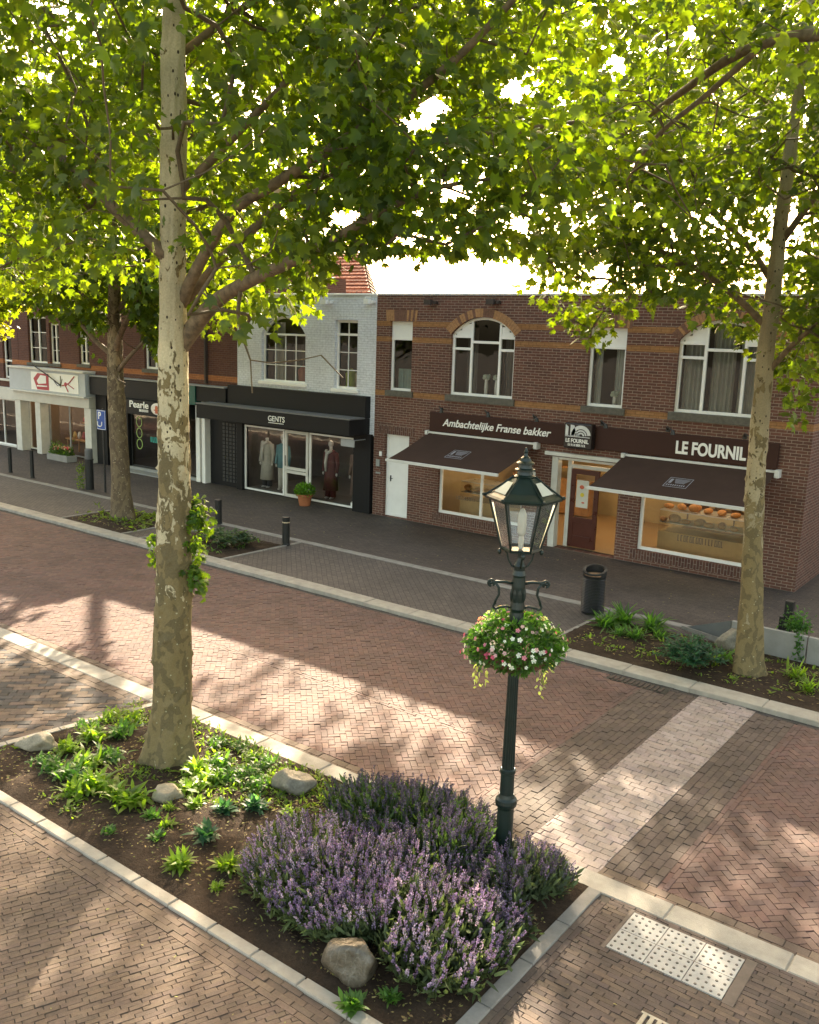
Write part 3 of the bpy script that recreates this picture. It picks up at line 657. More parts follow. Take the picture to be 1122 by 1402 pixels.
mb = MB(); mb.ball((-9.13, FY + .285, 1.28), .05, 10, 6, (1, .1, 1)); mb.build('poster_print', mat('yellow_print', (.7, .55, .05), .7), o); mb = MB(); mb.ball((-9.15, FY + .285, 1.46), .06, 8, 5, (1, .1, .8)); mb.ball((-9.1, FY + .285, 1.1), .03, 8, 5, (1.4, .1, .7)); mb.build('poster_print', mat('red_print', (.55, .12, .06), .7), o)
wooddoor(-8.2, -7.6, FY + .35, R(75), '')
# awnings
def stripe_mat():
    m = mat('awning_cloth', (.056, .034, .026), .95, spec=.1, var=.12, scale=2.5, bmp=.15, bscale=200); return m
cloth = stripe_mat(); alu = mat('awning_rail', (.62, .61, .57), .4, var=.05)
def awning(x0, x1, zt, zf, proj_, lab):
    mb = MB(); n = 12; yb = FY - .1
    P = []
    for i in range(n + 1):
        t_ = i / n; P.append((yb - proj_ * t_, zt - (zt - zf) * t_ - .03 * math.sin(math.pi * t_)))
    mb.add([(x, y, z) for y, z in P for x in (x0, (x0 + x1) / 2, x1)], [(i * 3 + k, i * 3 + k + 1, i * 3 + k + 4, i * 3 + k + 3) for i in range(n) for k in (0, 1)])
    mb.add([(x, y, z - .006) for y, z in P for x in (x0, (x0 + x1) / 2, x1)], [(i * 3 + k, i * 3 + k + 3, i * 3 + k + 4, i * 3 + k + 1) for i in range(n) for k in (0, 1)])
    o = mb.build('awning', cloth, B)
    mb = MB(); mb.box(x0 - .02, x1 + .05, yb - .02, yb + .06, zt, zt + .05); mb.box(x0 - .03, x1 + .03, yb - proj_ - .04, yb - proj_ + .02, zf - .05, zf + .015)
    mb.box(x0 - .03, x0 + .04, yb - .1, FY - .003, zt - .03, zt + .07); mb.box(x1 + .0, x1 + .09, yb - .1, FY - .003, zt - .09, zt + .07); mb.build('rail', alu, o, bevel=.006)
    for x in (x0 + .12, x1 - .06):
        mb = MB(); xm = x + (.35 if x < (x0 + x1) / 2 else -.35); mb.tube([(x, FY - .05, zt - .04), (xm, FY - .1 - proj_ * .5, (zt + zf) / 2 - .17), (x, yb - proj_ + .04, zf - .045)], .022, 8); mb.build('arm', alu, o)
    # printed emblem: a thin sheet on the cloth
    cx = x0 + (x1 - x0) * .5; e = MB()
    def on(u, v, h=.008):
        t_ = .55 + v; return (cx + u, yb - proj_ * t_, zt - (zt - zf) * t_ - .03 * math.sin(math.pi * t_) + h)
    pr = mat('pale_print', (.26, .25, .27), .8, var=.1)
    def bar(u0, u1, v0, v1): e.add([on(u0, v0), on(u1, v0), on(u1, v1), on(u0, v1)], [(0, 1, 2, 3)])
    for a in ((-.24, .24, -.13, -.118), (-.24, .24, .13, .142), (-.24, -.225, -.118, .13), (.225, .24, -.118, .13), (-.2, -.14, -.09, .03)): bar(*a)
    for k in range(7): bar(-.12 + k * .01, .2 - .012 * k, -.095 + k * .018, -.085 + k * .018)
    for k in range(9): bar(-.2 + k * .044, -.175 + k * .044, .06, .1)
    e.build('emblem', pr, o)
awning(-13.3, -10.22, 2.36, 1.84, 1.62, ''); awning(-8.02, -4.83, 2.34, 1.85, 1.65, '')
# sign board, letters, emblem box, sign lamps
mb = MB(); mb.box(-13.25, -9.42, FY - .12, FY - .003, 2.42, 2.9); mb.box(-8.7, -4.82, FY - .12, FY - .003, 2.42, 2.92); mb.box(-9.42, -8.7, FY - .1, FY - .003, 2.43, 2.9); sg = mb.build('sign_board', sign_brown, B, bevel=.01)
lett = mat('sign_letters', (.85, .83, .78), .5, var=.03)
text('lettering', 'Ambachtelijke Franse bakker', (-12.84, FY - .127, 2.585), .25, lett, sg, width=3.03, shear=.28, off=.004)
text('lettering', 'LE FOURNIL', (-6.87, FY - .127, 2.53), .36, lett, sg, width=1.45, off=.012)
mb = MB(); mb.box(-9.4, -8.72, FY - .3, FY - .1, 2.4, 2.97); lb = mb.build('emblem_box', mat('emblem_box_dark', (.018, .012, .011), .3), B, bevel=.03)
mb = MB(); yy = FY - .306
def arcband(cx, cz, r0, r1, a0, a1, n=14):
    for i in range(n):
        a, b_ = R(a0 + (a1 - a0) * i / n), R(a0 + (a1 - a0) * (i + 1) / n)
        mb.prism([(cx + r0 * math.cos(a), yy, cz + r0 * math.sin(a)), (cx + r1 * math.cos(a), yy, cz + r1 * math.sin(a)), (cx + r1 * math.cos(b_), yy, cz + r1 * math.sin(b_)), (cx + r0 * math.cos(b_), yy, cz + r0 * math.sin(b_))], (0, .008, 0))
for k, (r0, r1) in enumerate(((.05, .085), (.105, .14), (.16, .24))): arcband(-8.98, 2.69, r0, r1, 8, 178)
mb.prism([(-9.24, yy, 2.69), (-9.0, yy, 2.69), (-9.1, yy, 2.76), (-9.15, yy, 2.92), (-9.24, yy, 2.93)], (0, .008, 0)); mb.prism([(-9.36, yy, 2.69), (-9.29, yy, 2.69), (-9.29, yy, 2.88), (-9.36, yy, 2.93)], (0, .008, 0)); mb.box(-9.36, -8.76, yy, yy + .008, 2.665, 2.68)
mb.build('emblem', mat('emblem_silver', (.62, .62, .6), .4), lb)
text('lettering', 'LE FOURNIL', (-9.34, yy, 2.54), .12, lett, lb, width=.56, off=.003, depth=.004); marks(lb, -9.28, -8.84, 2.46, 2.51, yy, lett, 11)
for i, x in enumerate((-12.85, -11.5, -10.2, -8.5, -7.0, -5.4)):
    l = MB(); l.tube([(x - .12, FY - .01, 2.98), (x - .12, FY - .1, 3.02), (x - .06, FY - .22, 3.07), (x + .05, FY - .33, 3.04), (x + .12, FY - .36, 3.0)], .012, 8); l.box(x - .16, x - .08, FY - .02, FY - .003, 2.94, 3.02); l.lathe([(.02, .06), (.04, .03), (.05, -.03), (.045, -.03)], (x + .13, FY - .37, 2.96), 12); l.build('sign_lamp', blackm, B, smooth=False)
def floodlight(b, x, z, m, y=FY, w_=.2):
    l = MB(); l.box(x - w_ / 2, x + w_ / 2, y - .2, y - .1, z - .05, z + .07); l.tube([(x, y - .12, z), (x + .04, y - .05, z + .03), (x + .1, y - .005, z + .02)], .014, 6); l.box(x + w_ / 2 + .02, x + w_ / 2 + .1, y - .12, y - .003, z - .03, z + .04); l.tube([(x - w_ / 2, y - .14, z + .08), (x - w_ / 2 - .03, y - .1, z + .12), (x + w_ / 2, y - .1, z + .12)], .008, 5); l.build('floodlight', m, b, bevel=.005)
dk = mat('rusty_dark_metal', (.05, .035, .028), .7, var=.4, scale=30)
floodlight(B, -13.4, 5.56, dk); floodlight(B, -11.6, 5.58, dk)
mb = MB(); mb.box(-15.02, -14.9, FY - .03, FY - .003, 1.32, 1.5); mb.box(-15.03, -14.87, FY - .02, FY - .003, 1.12, 1.16); mb.build('letter_plate', mat('grey_plate', (.3, .32, .3), .5), B); mb = MB(); mb.box(-14.92, -14.84, FY - .025, FY - .003, 1.6, 1.72); mb.build('house_number_plate', white, B)
mb = MB(); mb.box(-10.35, -10.22, FY - .02, FY - .003, 1.55, 1.72); mb.build('notice_plate', white, B)
mb = MB(); mb.tube([(-4.5, FY - .06, 3.2), (-4.5, FY - .06, .1)], .012, 6); 
# ---- white clothes shop
Wt = thing('clothes_shop', 'white painted brick building with black fascia and mannequin windows', 'building', (-17.8, FY, 0))
wx0, wx1, wz = -20.42, -15.13, 5.74
AW = (-19.4, -17.66, 3.32, 5.16, .5); NW = (-16.57, -15.77, 3.27, 5.1)
mb = shell(Wt, wx0, wx1, FY, 23.3, wz, wb, roofm); wall(mb, wx0, wx1, 2.1, wz, FY, [AW, NW]); mb.build('wall', wb, Wt)
mb = MB(); mb.poly([(wx0, FY + .2, wz - .1), (wx1, FY + .2, wz - .1), (wx1, 23.3, wz - .1), (wx0, 23.3, wz - .1)]); mb.build('roof', roofm, Wt)
mb = MB(); mb.box(wx0 + .03, wx1 - .001, FY - .04, FY + .25, wz, wz + .05); mb.build('coping', white, Wt, bevel=.005)
mz = [3.32 + .055 + i * (4.66 - 3.375) / 3.4 for i in range(1, 4)]
window(Wt, *AW[:4], rise=AW[4], hs=((4.66, AW[0], AW[1]),), fw=.06, muntin=([(AW[0] + .06 + k * .405, 3.36, 4.64) for k in (1, 2, 3)], [(z, AW[0] + .05, AW[1] - .05) for z in (3.8, 4.22)]), sill=3.24, sillm=white, solid=())
window(Wt, *NW, hs=((4.72, NW[0], NW[1]),), fw=.07, muntin=([((NW[0] + NW[1]) / 2, 3.3, 5.05)], [(z, NW[0] + .05, NW[1] - .05) for z in (3.78, 4.25)]), sill=3.19, sillm=white)
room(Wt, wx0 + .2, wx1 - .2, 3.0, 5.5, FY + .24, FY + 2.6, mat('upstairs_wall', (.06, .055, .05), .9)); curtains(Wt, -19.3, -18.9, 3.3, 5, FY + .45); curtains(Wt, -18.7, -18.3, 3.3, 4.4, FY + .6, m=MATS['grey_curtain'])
cl_cols = [('teal_cloth', (.04, .3, .28)), ('rose_cloth', (.45, .16, .12)), ('lime_cloth', (.3, .4, .05)), ('sand_cloth', (.4, .32, .22))]
for i, (x, k) in enumerate(((-18.2, 1), (-17.85, 0), (-16.4, 2), (-16.05, 3))):
    mb = MB(); mb.lathe([(.02, .5), (.1, .42), (.16, .36), (.14, .05), (.17, 0)], (x, FY + .5, 3.32), 10); tag(mb.build('hanging_garment', mat(*cl_cols[k], .8), smooth=True), ['rose', 'teal', 'lime green', 'sand coloured'][i] + ' garment hanging behind the upstairs window of the white building', 'garment', 'garments behind the upstairs windows')
floodlight(Wt, -16.85, 5.55, white); floodlight(Wt, -15.35, 5.57, white, w_=.16)
CY = 17.66
mb = MB(); mb.box(-20.62, -15.27, FY - .22, FY - .003, 2.56, 3.14); mb.build('fascia', black, Wt, bevel=.008)
mb = MB(); mb.box(-21.3, -15.28, CY, FY - .003, 2.14, 2.552); cp = mb.build('canopy', black, Wt, bevel=.008)
mb = MB(); mb.box(-21.32, -15.26, CY - .02, FY - .23, 2.554, 2.59); mb.build('canopy_edge', mat('grey_trim', (.14, .14, .14), .5), Wt)
text('lettering', 'GENTS', (-18.25, CY - .006, 2.30), .21, lett, cp, width=.64, off=.002); mb = MB(); mb.box(-18.24, -17.65, CY - .008, CY - .001, 2.245, 2.262); mb.build('underline', lett, cp)
mb = MB(); mb.box(-15.76, -15.16, FY - .1, FY + .2, 0, 2.138); mb.box(-20.42, -20.17, FY - .06, FY + .2, 0, 2.138); mb.box(-20.17, -15.76, FY + .02, FY + .2, 1.98, 2.138); mb.build('pier', black, Wt, bevel=.006)
window(Wt, -20.16, -18.5, .04, 1.98, fw=.05, g=shopglass, name='shop_window', y=FY + .03); window(Wt, -17.5, -15.77, .04, 1.98, fw=.05, g=shopglass, name='shop_window', y=FY + .03)
d_ = window(Wt, -18.45, -17.52, .04, 1.98, fw=.09, g=shopglass, name='door', y=FY + .0, hs=((.78, -18.45, -17.52), (.88, -18.45, -17.52)), m=offwhite)
mb = MB(); mb.tube([(-18.37, FY - .05, .95), (-18.37, FY - .05, 1.25)], .012); mb.build('handle', blackm, d_)
room(Wt, wx0 + .1, wx1 - .1, .03, 2.5, FY + .22, FY + 4.0, mat('shop_room_grey', (.12, .11, .095), .9), mat('shop_floor', (.16, .14, .12), .5))
mb = MB()
for x in (-19.6, -18.6, -17, -16.2): mb.box(x - .09, x + .09, 19.3, 19.5, 2.42, 2.45)
mb.build('ceiling_lamp', cool, Wt)
mb = MB(); mb.box(-15.75, -15.3, FY - .62, FY - .58, 1.83, 2.02); mb.tube([(-15.35, FY - .6, 2.0), (-15.35, FY - .1, 2.0)], .01, 6); mb.build('hanging_sign', mat('sign_grey', (.35, .36, .36), .5), Wt)
mb = MB(); mb.box(-21.3, -20.42, FY + .1, FY + .16, 0, 2.138); mb.build('side_panel', black, Wt)
mb = MB()
for i in range(5):
    for j in range(16): mb.box(-21.18 + i * .15, -21.07 + i * .15, FY + .07, FY + .1, .15 + j * .115, .22 + j * .115)
mb.build('grille', mat('grille_grey', (.035, .035, .035), .5), Wt)
mb = MB(); mb.box(-15.92, -15.8, FY + .02, FY + .028, .05, .2); mb.build('notice_plate', white, Wt)
# ---- mannequins
skin_m = mat('mannequin_white', (.68, .64, .58), .5)
def mannequin(x, y, top, topc, legs, legc, head, lab, coat=0, scarf=None):
    t = thing('mannequin', lab, 'mannequin', (x, y, .1)); s_ = 1.0; z = .1
    def loft(P, m, nm, n=16):
        mb = MB(); vs = []
        for (zz, rx, ry, ox) in P: vs += [(x + ox + rx * math.cos(2 * math.pi * k / n), y + ry * math.sin(2 * math.pi * k / n), z + zz) for k in range(n)]
        mb.add(vs, [(i * n + k, i * n + (k + 1) % n, (i + 1) * n + (k + 1) % n, (i + 1) * n + k) for i in range(len(P) - 1) for k in range(n)] + [tuple(range(n))[::-1], tuple(range((len(P) - 1) * n, len(P) * n))]); mb.build(nm, m, t, smooth=True)
    body = MB(); body.tube([(x, y, z + 1.3), (x, y, z + 1.42), (x, y - .01, z + 1.5)], [.055, .045, .05], 12)
    if head: body.ball((x, y - .01, z + 1.57), .085, 12, 10, (.85, 1, 1.25)); body.tube([(x, y - .1, z + 1.56), (x, y - .115, z + 1.54)], [.018, .01], 6)
    for sg_ in (-1, 1):
        body.ball((x + sg_ * .25, y - .04, z + .72), .035, 8, 6, (.7, .9, 1.5)); body.ball((x + sg_ * .09, y - .06, z + .03), .05, 8, 5, (.8, 1.9, .6))
    body.build('body', skin_m, t, smooth=True)
    if coat: loft([(.25, .24, .19, 0), (.7, .2, .15, 0), (.95, .17, .13, 0), (1.15, .2, .14, 0), (1.33, .21, .12, 0), (1.4, .08, .08, 0)], mat(*topc, .8, bmp=.3, bscale=25), 'coat')
    else: loft([(.68, .2, .15, 0), (.95, .17, .13, 0), (1.15, .2, .14, 0), (1.33, .21, .12, 0), (1.4, .08, .08, 0)], mat(*topc, .8, bmp=.3, bscale=25), 'jacket')
    for sg_ in (-1, 1):
        mb = MB(); mb.tube([(x + sg_ * .19, y, z + 1.33), (x + sg_ * .25, y + .01, z + 1.02), (x + sg_ * .26, y - .04, z + .77)], [.065, .055, .045], 10); mb.build('sleeve', MATS[topc[0]], t, smooth=True)
        mb = MB(); mb.tube([(x + sg_ * .08, y, z + .74), (x + sg_ * .09, y, z + .4), (x + sg_ * .1, y, z + .05)], [.1, .085, .075], 10); mb.build('trouser_leg', mat(*legc, .8), t, smooth=True)
    if scarf:
        mb = MB(); mb.tube([(x - .1, y - .1, z + 1.38), (x, y - .14, z + 1.32), (x + .1, y - .1, z + 1.4)], .05, 8); mb.tube([(x - .02, y - .15, z + 1.32), (x - .05, y - .17, z + 1.05), (x - .04, y - .17, z + .8)], [.05, .045, .03], 8); mb.build('scarf', mat(*scarf, .8), t, smooth=True)
mannequin(-19.62, 18.95, 0, ('cream_coat', (.5, .45, .36)), 0, ('dark_trousers', (.03, .03, .03)), 0, 'headless mannequin in a cream coat and scarf in the left shop window', 1, ('pale_scarf', (.62, .58, .5)))
mannequin(-18.95, 18.95, 0, ('teal_jacket', (.12, .27, .29)), 0, ('cream_trousers', (.55, .5, .42)), 1, 'mannequin in a teal jacket and cream trousers in the left shop window')
mannequin(-17.05, 18.95, 0, ('wine_coat', (.1, .022, .018)), 0, ('wine_trousers', (.09, .02, .018)), 1, 'mannequin in a long wine red coat with pale scarf in the right shop window', 1, ('white_scarf', (.6, .57, .5)))
mannequin(-16.05, 18.95, 0, ('taupe_coat', (.2, .13, .1)), 0, ('grey_trousers', (.1, .1, .1)), 0, 'headless mannequin in a taupe coat beside the black pier', 1)
mb = MB(); mb.box(-20.1, -15.8, FY + .24, FY + 1.1, .031, .1); tag(mb.build('display_plinth', mat('plinth_grey', (.14, .12, .1), .6)), 'low grey plinth under the mannequins of the clothes shop', 'plinth')

# ---- optician, gift shop, leftmost building
O = thing('optician_shop', 'brick building with black fascia and pale oval emblem left of the white building', 'building', (-24, FY, 0))
ox0, ox1, oz = -27.55, -20.42, 6.5
OW = [(-24.85, -23.8, 3.4, 4.95)]
mb = shell(O, ox0, ox1, FY, 23.3, oz, ob, roofm); wall(mb, ox0, ox1, 2.3, oz, FY, OW); mb.poly([(ox0, FY, oz), (ox1, FY, oz), (ox1, 23.3, oz), (ox0, 23.3, oz)]); mb.build('wall', ob, O)
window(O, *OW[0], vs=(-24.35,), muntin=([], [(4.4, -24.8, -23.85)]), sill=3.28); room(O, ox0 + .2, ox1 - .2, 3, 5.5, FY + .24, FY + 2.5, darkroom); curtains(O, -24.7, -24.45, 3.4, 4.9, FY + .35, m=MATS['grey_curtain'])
mb = MB(); mb.box(-21.8, -21.74, FY - .1, FY - .003, 3.1, 6.4); mb.build('downpipe', dk, O)
mb = MB(); mb.box(-27.5, -22.36, FY - .3, FY - .003, 2.42, 3.0); mb.box(-22.0, -20.66, FY - .26, FY - .003, 2.56, 3.02); mb.build('fascia', black, O, bevel=.008)
mb = MB(); mb.box(-27.52, -20.66, FY - .32, FY - .003, 3.022, 3.06); mb.build('fascia_trim', mat('grey_trim2', (.25, .26, .26), .5), O)
mb = MB(); mb.box(-22.355, -22.005, FY - .3, FY - .003, 2.44, 3.02); mb.build('green_light_box', mat('dark_green_box', (.01, .09, .07), .4), O)
mb = MB(); mb.box(-26.05, -22.36, FY - .5, FY - .003, 1.95, 2.415); op = mb.build('canopy', black, O, bevel=.008)
text('lettering', 'Pearle', (-25.0, FY - .507, 2.18), .3, lett, op, width=.98, off=.006); marks(op, -24.5, -24.02, 2.06, 2.14, FY - .507, lett, 9, .03)
mb = MB(); mb.ball((-23.6, FY - .505, 2.2), .3, 20, 12, (1, .05, .62)); mb.build('oval_emblem', mat('oval_white', (.75, .68, .62), .5), op, smooth=True); mb = MB(); mb.ball((-23.6, FY - .525, 2.24), .09, 12, 8, (.8, .1, .8)); mb.box(-23.66, -23.54, FY - .53, FY - .522, 2.06, 2.24); mb.box(-23.72, -23.48, FY - .532, FY - .524, 2.15, 2.18); mb.build('emblem_print', mat('orange_print', (.5, .12, .05), .5), op)
mb = MB(); mb.box(-27.5, -26.9, FY - .08, FY + .2, 0, 2.418); mb.box(-26.9, -25.8, FY - .02, FY + .2, 0, 2.418); mb.build('pier', black, O)
window(O, -25.78, -22.3, .1, 1.95, fw=.06, g=shopglass, m=blackm, name='shop_window', y=FY + .08, vs=(-24.0,)); mb = MB(); mb.box(-25.8, -22.3, FY + .0, FY + .2, 0, .1); mb.box(-25.8, -22.3, FY - .0, FY + .2, 1.953, 2.4); mb.build('threshold', mat('threshold_grey', (.3, .3, .29), .6), O)
mb = MB(); mb.box(-22.28, -22.1, FY - .06, FY + .2, 0, 2.42); mb.box(-21.95, -21.8, FY - .1, FY + .2, 0, 2.55); mb.build('white_post', white, O, bevel=.008)
mb = MB(); mb.box(-22.1, -21.95, FY + .1, FY + .15, 0, 2.55); mb.box(-21.8, -21.3, FY + .12, FY + .17, 0, 2.55); mb.build('dark_panel', black, O)
room(O, ox0 + .1, ox1 - 1.4, .03, 2.4, FY + .22, FY + 4, mat('optician_room', (.09, .08, .065), .9), MATS['shop_floor'])
mb = MB()
for x in (-25.2, -24.2, -23.2): mb.box(x - .2, x + .2, 20.4, 20.46, 2.3, 2.34)
mb.build('ceiling_lamp', cool, O)
mb = MB(); yq = FY + .1
for z in (1.62, 1.25, .88):
    for k in range(16): a, b_ = k * 22.5, k * 22.5 + 22.5; mb.prism([(-25.35 + .13 * math.cos(R(a)), yq, z + .15 * math.sin(R(a))), (-25.35 + .16 * math.cos(R(a)), yq, z + .18 * math.sin(R(a))), (-25.35 + .16 * math.cos(R(b_)), yq, z + .18 * math.sin(R(b_))), (-25.35 + .13 * math.cos(R(b_)), yq, z + .15 * math.sin(R(b_)))], (0, .008, 0))
mb.build('window_rings', mat('yellow_green_decal', (.3, .42, .12), .6), O); marks(O, -24.75, -23.85, 1.0, 1.18, yq, mat('teal_decal', (.05, .42, .36), .6), 9, .04)
G = thing('gift_shop', 'brick building with cream shopfront and grey sign box with red shapes', 'building', (-30, FY, 0))
gx0, gx1 = -32.42, -27.55
GW = [(-31.72, -30.5, 3.3, 4.98), (-30.33, -29.7, 3.32, 4.75), (-28.52, -27.9, 3.38, 4.72)]
mb = shell(G, gx0, gx1, FY, 26, 6.5, ob, roofm); wall(mb, gx0, gx1, 2.3, 6.5, FY, GW); mb.poly([(gx0, FY, 6.5), (gx1, FY, 6.5), (gx1, 26, 6.5), (gx0, 26, 6.5)]); mb.build('wall', ob, G)
for g_ in GW: window(G, *g_, vs=((g_[0] + g_[1]) / 2,), muntin=([], [(g_[2] + (g_[3] - g_[2]) * k, g_[0], g_[1]) for k in (.33, .66)]), sill=g_[2] - .1)
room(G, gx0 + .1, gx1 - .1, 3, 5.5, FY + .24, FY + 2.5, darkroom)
mb = MB(); mb.box(gx0, gx1 - .02, FY - .42, FY - .003, 2.32, 3.1); mb.build('sign_box', mat('sign_box_grey', (.42, .45, .47), .45, var=.05), G, bevel=.01)
mb = MB(); mb.box(gx0 - .05, gx1, FY - .5, FY - .003, 3.1, 3.17); mb.box(gx0 - .05, gx1, FY - .5, FY - .003, 2.26, 2.318); mb.build('cornice', offwhite, G, bevel=.01)
mb = MB(); yb = FY - .43; mb.box(-30.9, -27.95, yb - .012, yb + .008, 2.38, 3.02); sp_ = mb.build('sign_panel', white, G)
mb = MB(); yb2 = yb - .02
mb.prism([(-30.72, yb2, 2.78), (-30.45, yb2, 2.98), (-29.75, yb2, 2.98), (-29.75, yb2, 2.4), (-30.5, yb2, 2.4)], (0, .006, 0)); mb.build('red_shape', mat('sign_red', (.4, .03, .045), .5), sp_)
mb = MB(); mb.prism([(-30.5, yb2 - .008, 2.7), (-30.25, yb2 - .008, 2.92), (-29.9, yb2 - .008, 2.9), (-29.9, yb2 - .008, 2.64), (-30.4, yb2 - .008, 2.6)], (0, .005, 0)); mb.prism([(-30.52, yb2 - .008, 2.5), (-29.85, yb2 - .008, 2.52), (-29.85, yb2 - .008, 2.56), (-30.5, yb2 - .008, 2.55)], (0, .005, 0)); mb.build('white_shape', white, sp_)
mb = MB(); mb.tube([(-30.4, yb2 - .2, 3.28), (-29.6, yb2 - .12, 2.95), (-28.95, yb2 - .03, 2.62)], .022, 6); mb.tube([(-29.4, yb2, 2.75), (-29.2, yb2, 2.6), (-29.0, yb2, 2.62), (-28.9, yb2, 2.85)], .012, 5); mb.tube([(-29.0, yb2, 2.95), (-29.0, yb2, 2.55)], .012, 5); mb.build('dark_line', blackm, sp_)
mb = MB(); mb.tube([(-28.9, yb2, 2.62), (-28.5, yb2, 2.72), (-28.15, yb2, 2.98)], .02, 5); mb.tube([(-28.75, yb2, 2.68), (-28.55, yb2, 2.42)], .02, 5); mb.tube([(-28.6, yb2, 2.7), (-28.2, yb2, 2.55)], .016, 5); mb.ball((-28.7, yb2, 2.68), .09, 10, 6, (1, .15, .8)); mb.build('red_shape', MATS['sign_red'], sp_)
mb = MB(); mb.box(gx0, gx1 - .02, FY - .3, FY + .1, 1.9, 2.258); mb.build('fascia', cream, G, bevel=.01)
for a, b_ in ((-32.42, -32.05), (-31.05, -30.72), (-27.95, -27.57)): mb = MB(); mb.box(a, b_, FY - .25, FY + .1, 0, 1.898); mb.build('white_post', offwhite, G, bevel=.01)
window(G, -32.05, -31.05, .05, 1.9, fw=.05, g=shopglass, m=offwhite, name='shop_window', y=FY + .1, vs=(-31.6,)); window(G, -30.72, -27.95, .05, 1.9, fw=.05, g=shopglass, m=mat('grey_frame', (.3, .3, .29), .5), name='shop_window', y=FY + .1, vs=(-29.4,))
room(G, gx0 + .1, gx1 - .1, .03, 2.4, FY + .25, FY + 3.5, mat('gift_room', (.22, .14, .08), .9), MATS['shop_floor'])
mb = MB()
for x in (-31.6, -30.2, -29.6, -29, -28.4):
    for y in (19.3, 20.4): mb.ball((x, y, 2.1), .07, 8, 6)
mb.build('ceiling_lamp', warm, G)
gc = [('gift_red', (.4, .06, .05)), ('gift_gold', (.5, .33, .08)), ('gift_green', (.12, .25, .08)), ('gift_white', (.6, .56, .5)), ('gift_teal', (.05, .25, .25))]
t = thing('display_table', 'shelf table with coloured gifts inside the cream fronted shop', 'table', (-29.3, 19.2, .03)); mb = MB(); mb.box(-30.3, -28.1, 18.95, 19.5, .55, .6); mb.box(-30.2, -28.2, 19.6, 19.9, 1.1, 1.14); mb.build('top', wood, t); mb = MB()
for x in (-30.25, -28.2):
    for y in (19.0, 19.45): mb.box(x, x + .05, y, y + .05, .03, .55)
mb.build('leg', wood, t)
for i in range(14):
    x = -30.2 + i * .15; z = .6 if i % 2 else 1.14; y = 19.2 if i % 2 else 19.75; c = gc[i % 5]; h = rnd.uniform(.15, .32); mb = MB(); mb.lathe([(.05, 0), (.08, h * .3), (.06, h * .8), (.03, h)], (x, y, z), 10); tag(mb.build('ornament', mat(*c, .5), smooth=True), '%s ornament, %s from the left on the %s of the gift shop' % (c[0][5:], ('first', 'second', 'third', 'fourth', 'fifth', 'sixth', 'seventh')[i // 2], 'table' if i % 2 else 'raised shelf'), 'ornament', 'ornaments in the gift shop window')
Lf = thing('corner_shop', 'brick building with pale shopfront and white sill band at the left edge', 'building', (-36, FY, 0))
mb = shell(Lf, -40, -32.44, FY, 26, 6.5, ob, roofm); LW = [(-33.55, -32.9, 2.64, 4.2), (-35.2, -34.4, 2.64, 4.2)]; wall(mb, -40, -32.44, 2.3, 6.5, FY, LW); mb.poly([(-40, FY, 6.5), (-32.44, FY, 6.5), (-32.44, 26, 6.5), (-40, 26, 6.5)]); mb.build('wall', ob, Lf)
for g_ in LW: window(Lf, *g_, hs=((3.3, g_[0], g_[1]),))
room(Lf, -39.8, -32.6, 2.5, 5.5, FY + .24, FY + 2.5, darkroom)
mb = MB(); mb.box(-40, -32.46, FY - .15, FY - .003, 2.54, 2.62); mb.box(-40, -32.46, FY - .1, FY + .1, 1.83, 2.3); mb.build('fascia', cream, Lf, bevel=.01)
mb = MB(); mb.box(-32.8, -32.45, FY - .05, FY + .2, 0, 1.828); mb.build('pier', mat('brown_pier', (.1, .05, .04), .6), Lf)
window(Lf, -36.5, -32.8, .05, 1.83, fw=.05, g=shopglass, name='shop_window', y=FY + .05, vs=(-33.8, -35.1)); mb = MB(); mb.box(-40, -32.8, FY, FY + .2, 0, .05); mb.box(-40, -36.5, FY, FY + .2, .05, 1.83); mb.build('base_wall', offwhite, Lf)
room(Lf, -39.8, -32.6, .06, 2.4, FY + .25, FY + 3.5, mat('corner_room', (.12, .1, .08), .9)); mb = MB(); mb.box(-34.5, -34.1, 20, 20.2, 2.3, 2.34); mb.box(-33.4, -33.2, 19.6, 19.8, 2.3, 2.34); mb.build('ceiling_lamp', cool, Lf)

# ---- red tiled roof house behind, brick building in the side street
H = thing('tiled_house', 'house with steep red pantile roof behind the white building', 'building', (-24, 27, 0))
m, nt, p = newmat('red_pantiles'); co = coords(nt); sx = nd(nt, 'SeparateXYZ', {0: co}); v = nd(nt, 'CombineXYZ', {0: sx.outputs[0], 1: sx.outputs[2]}).outputs[0]
n = nd(nt, 'TexBrick', {'Vector': v, 'Color1': rgba((.46, .14, .06)), 'Color2': rgba((.36, .1, .05)), 'Mortar': rgba((.07, .025, .02)), 'Scale': 1.0, 'Mortar Size': .02, 'Mortar Smooth': 1.0, 'Brick Width': .24, 'Row Height': .2}); n.offset = 0
ns = nd(nt, 'TexNoise', {'Vector': v, 'Scale': 2.0, 'Detail': 5.0})
setin(nt, p, base=mixc(nt, .7, n.outputs[0], ramp(nt, ns.outputs[0], [(.3, (.5, .5, .5)), (.7, (1.1, 1.1, 1.1))]), 'MULTIPLY'), rough=.7, normal=bump(nt, math_(nt, 'SUBTRACT', 1.0, n.outputs['Fac']), .9, .04)); tiles = m
hx1 = -19.95; rz = 7.75
mb = MB(); mb.prism([(-34, 24.2, 0), (hx1 - .1, 24.2, 0), (-24.0, 29.7, 0), (-34, 29.7, 0)], (0, 0, 5.59)); mb.build('wall', ob, H)
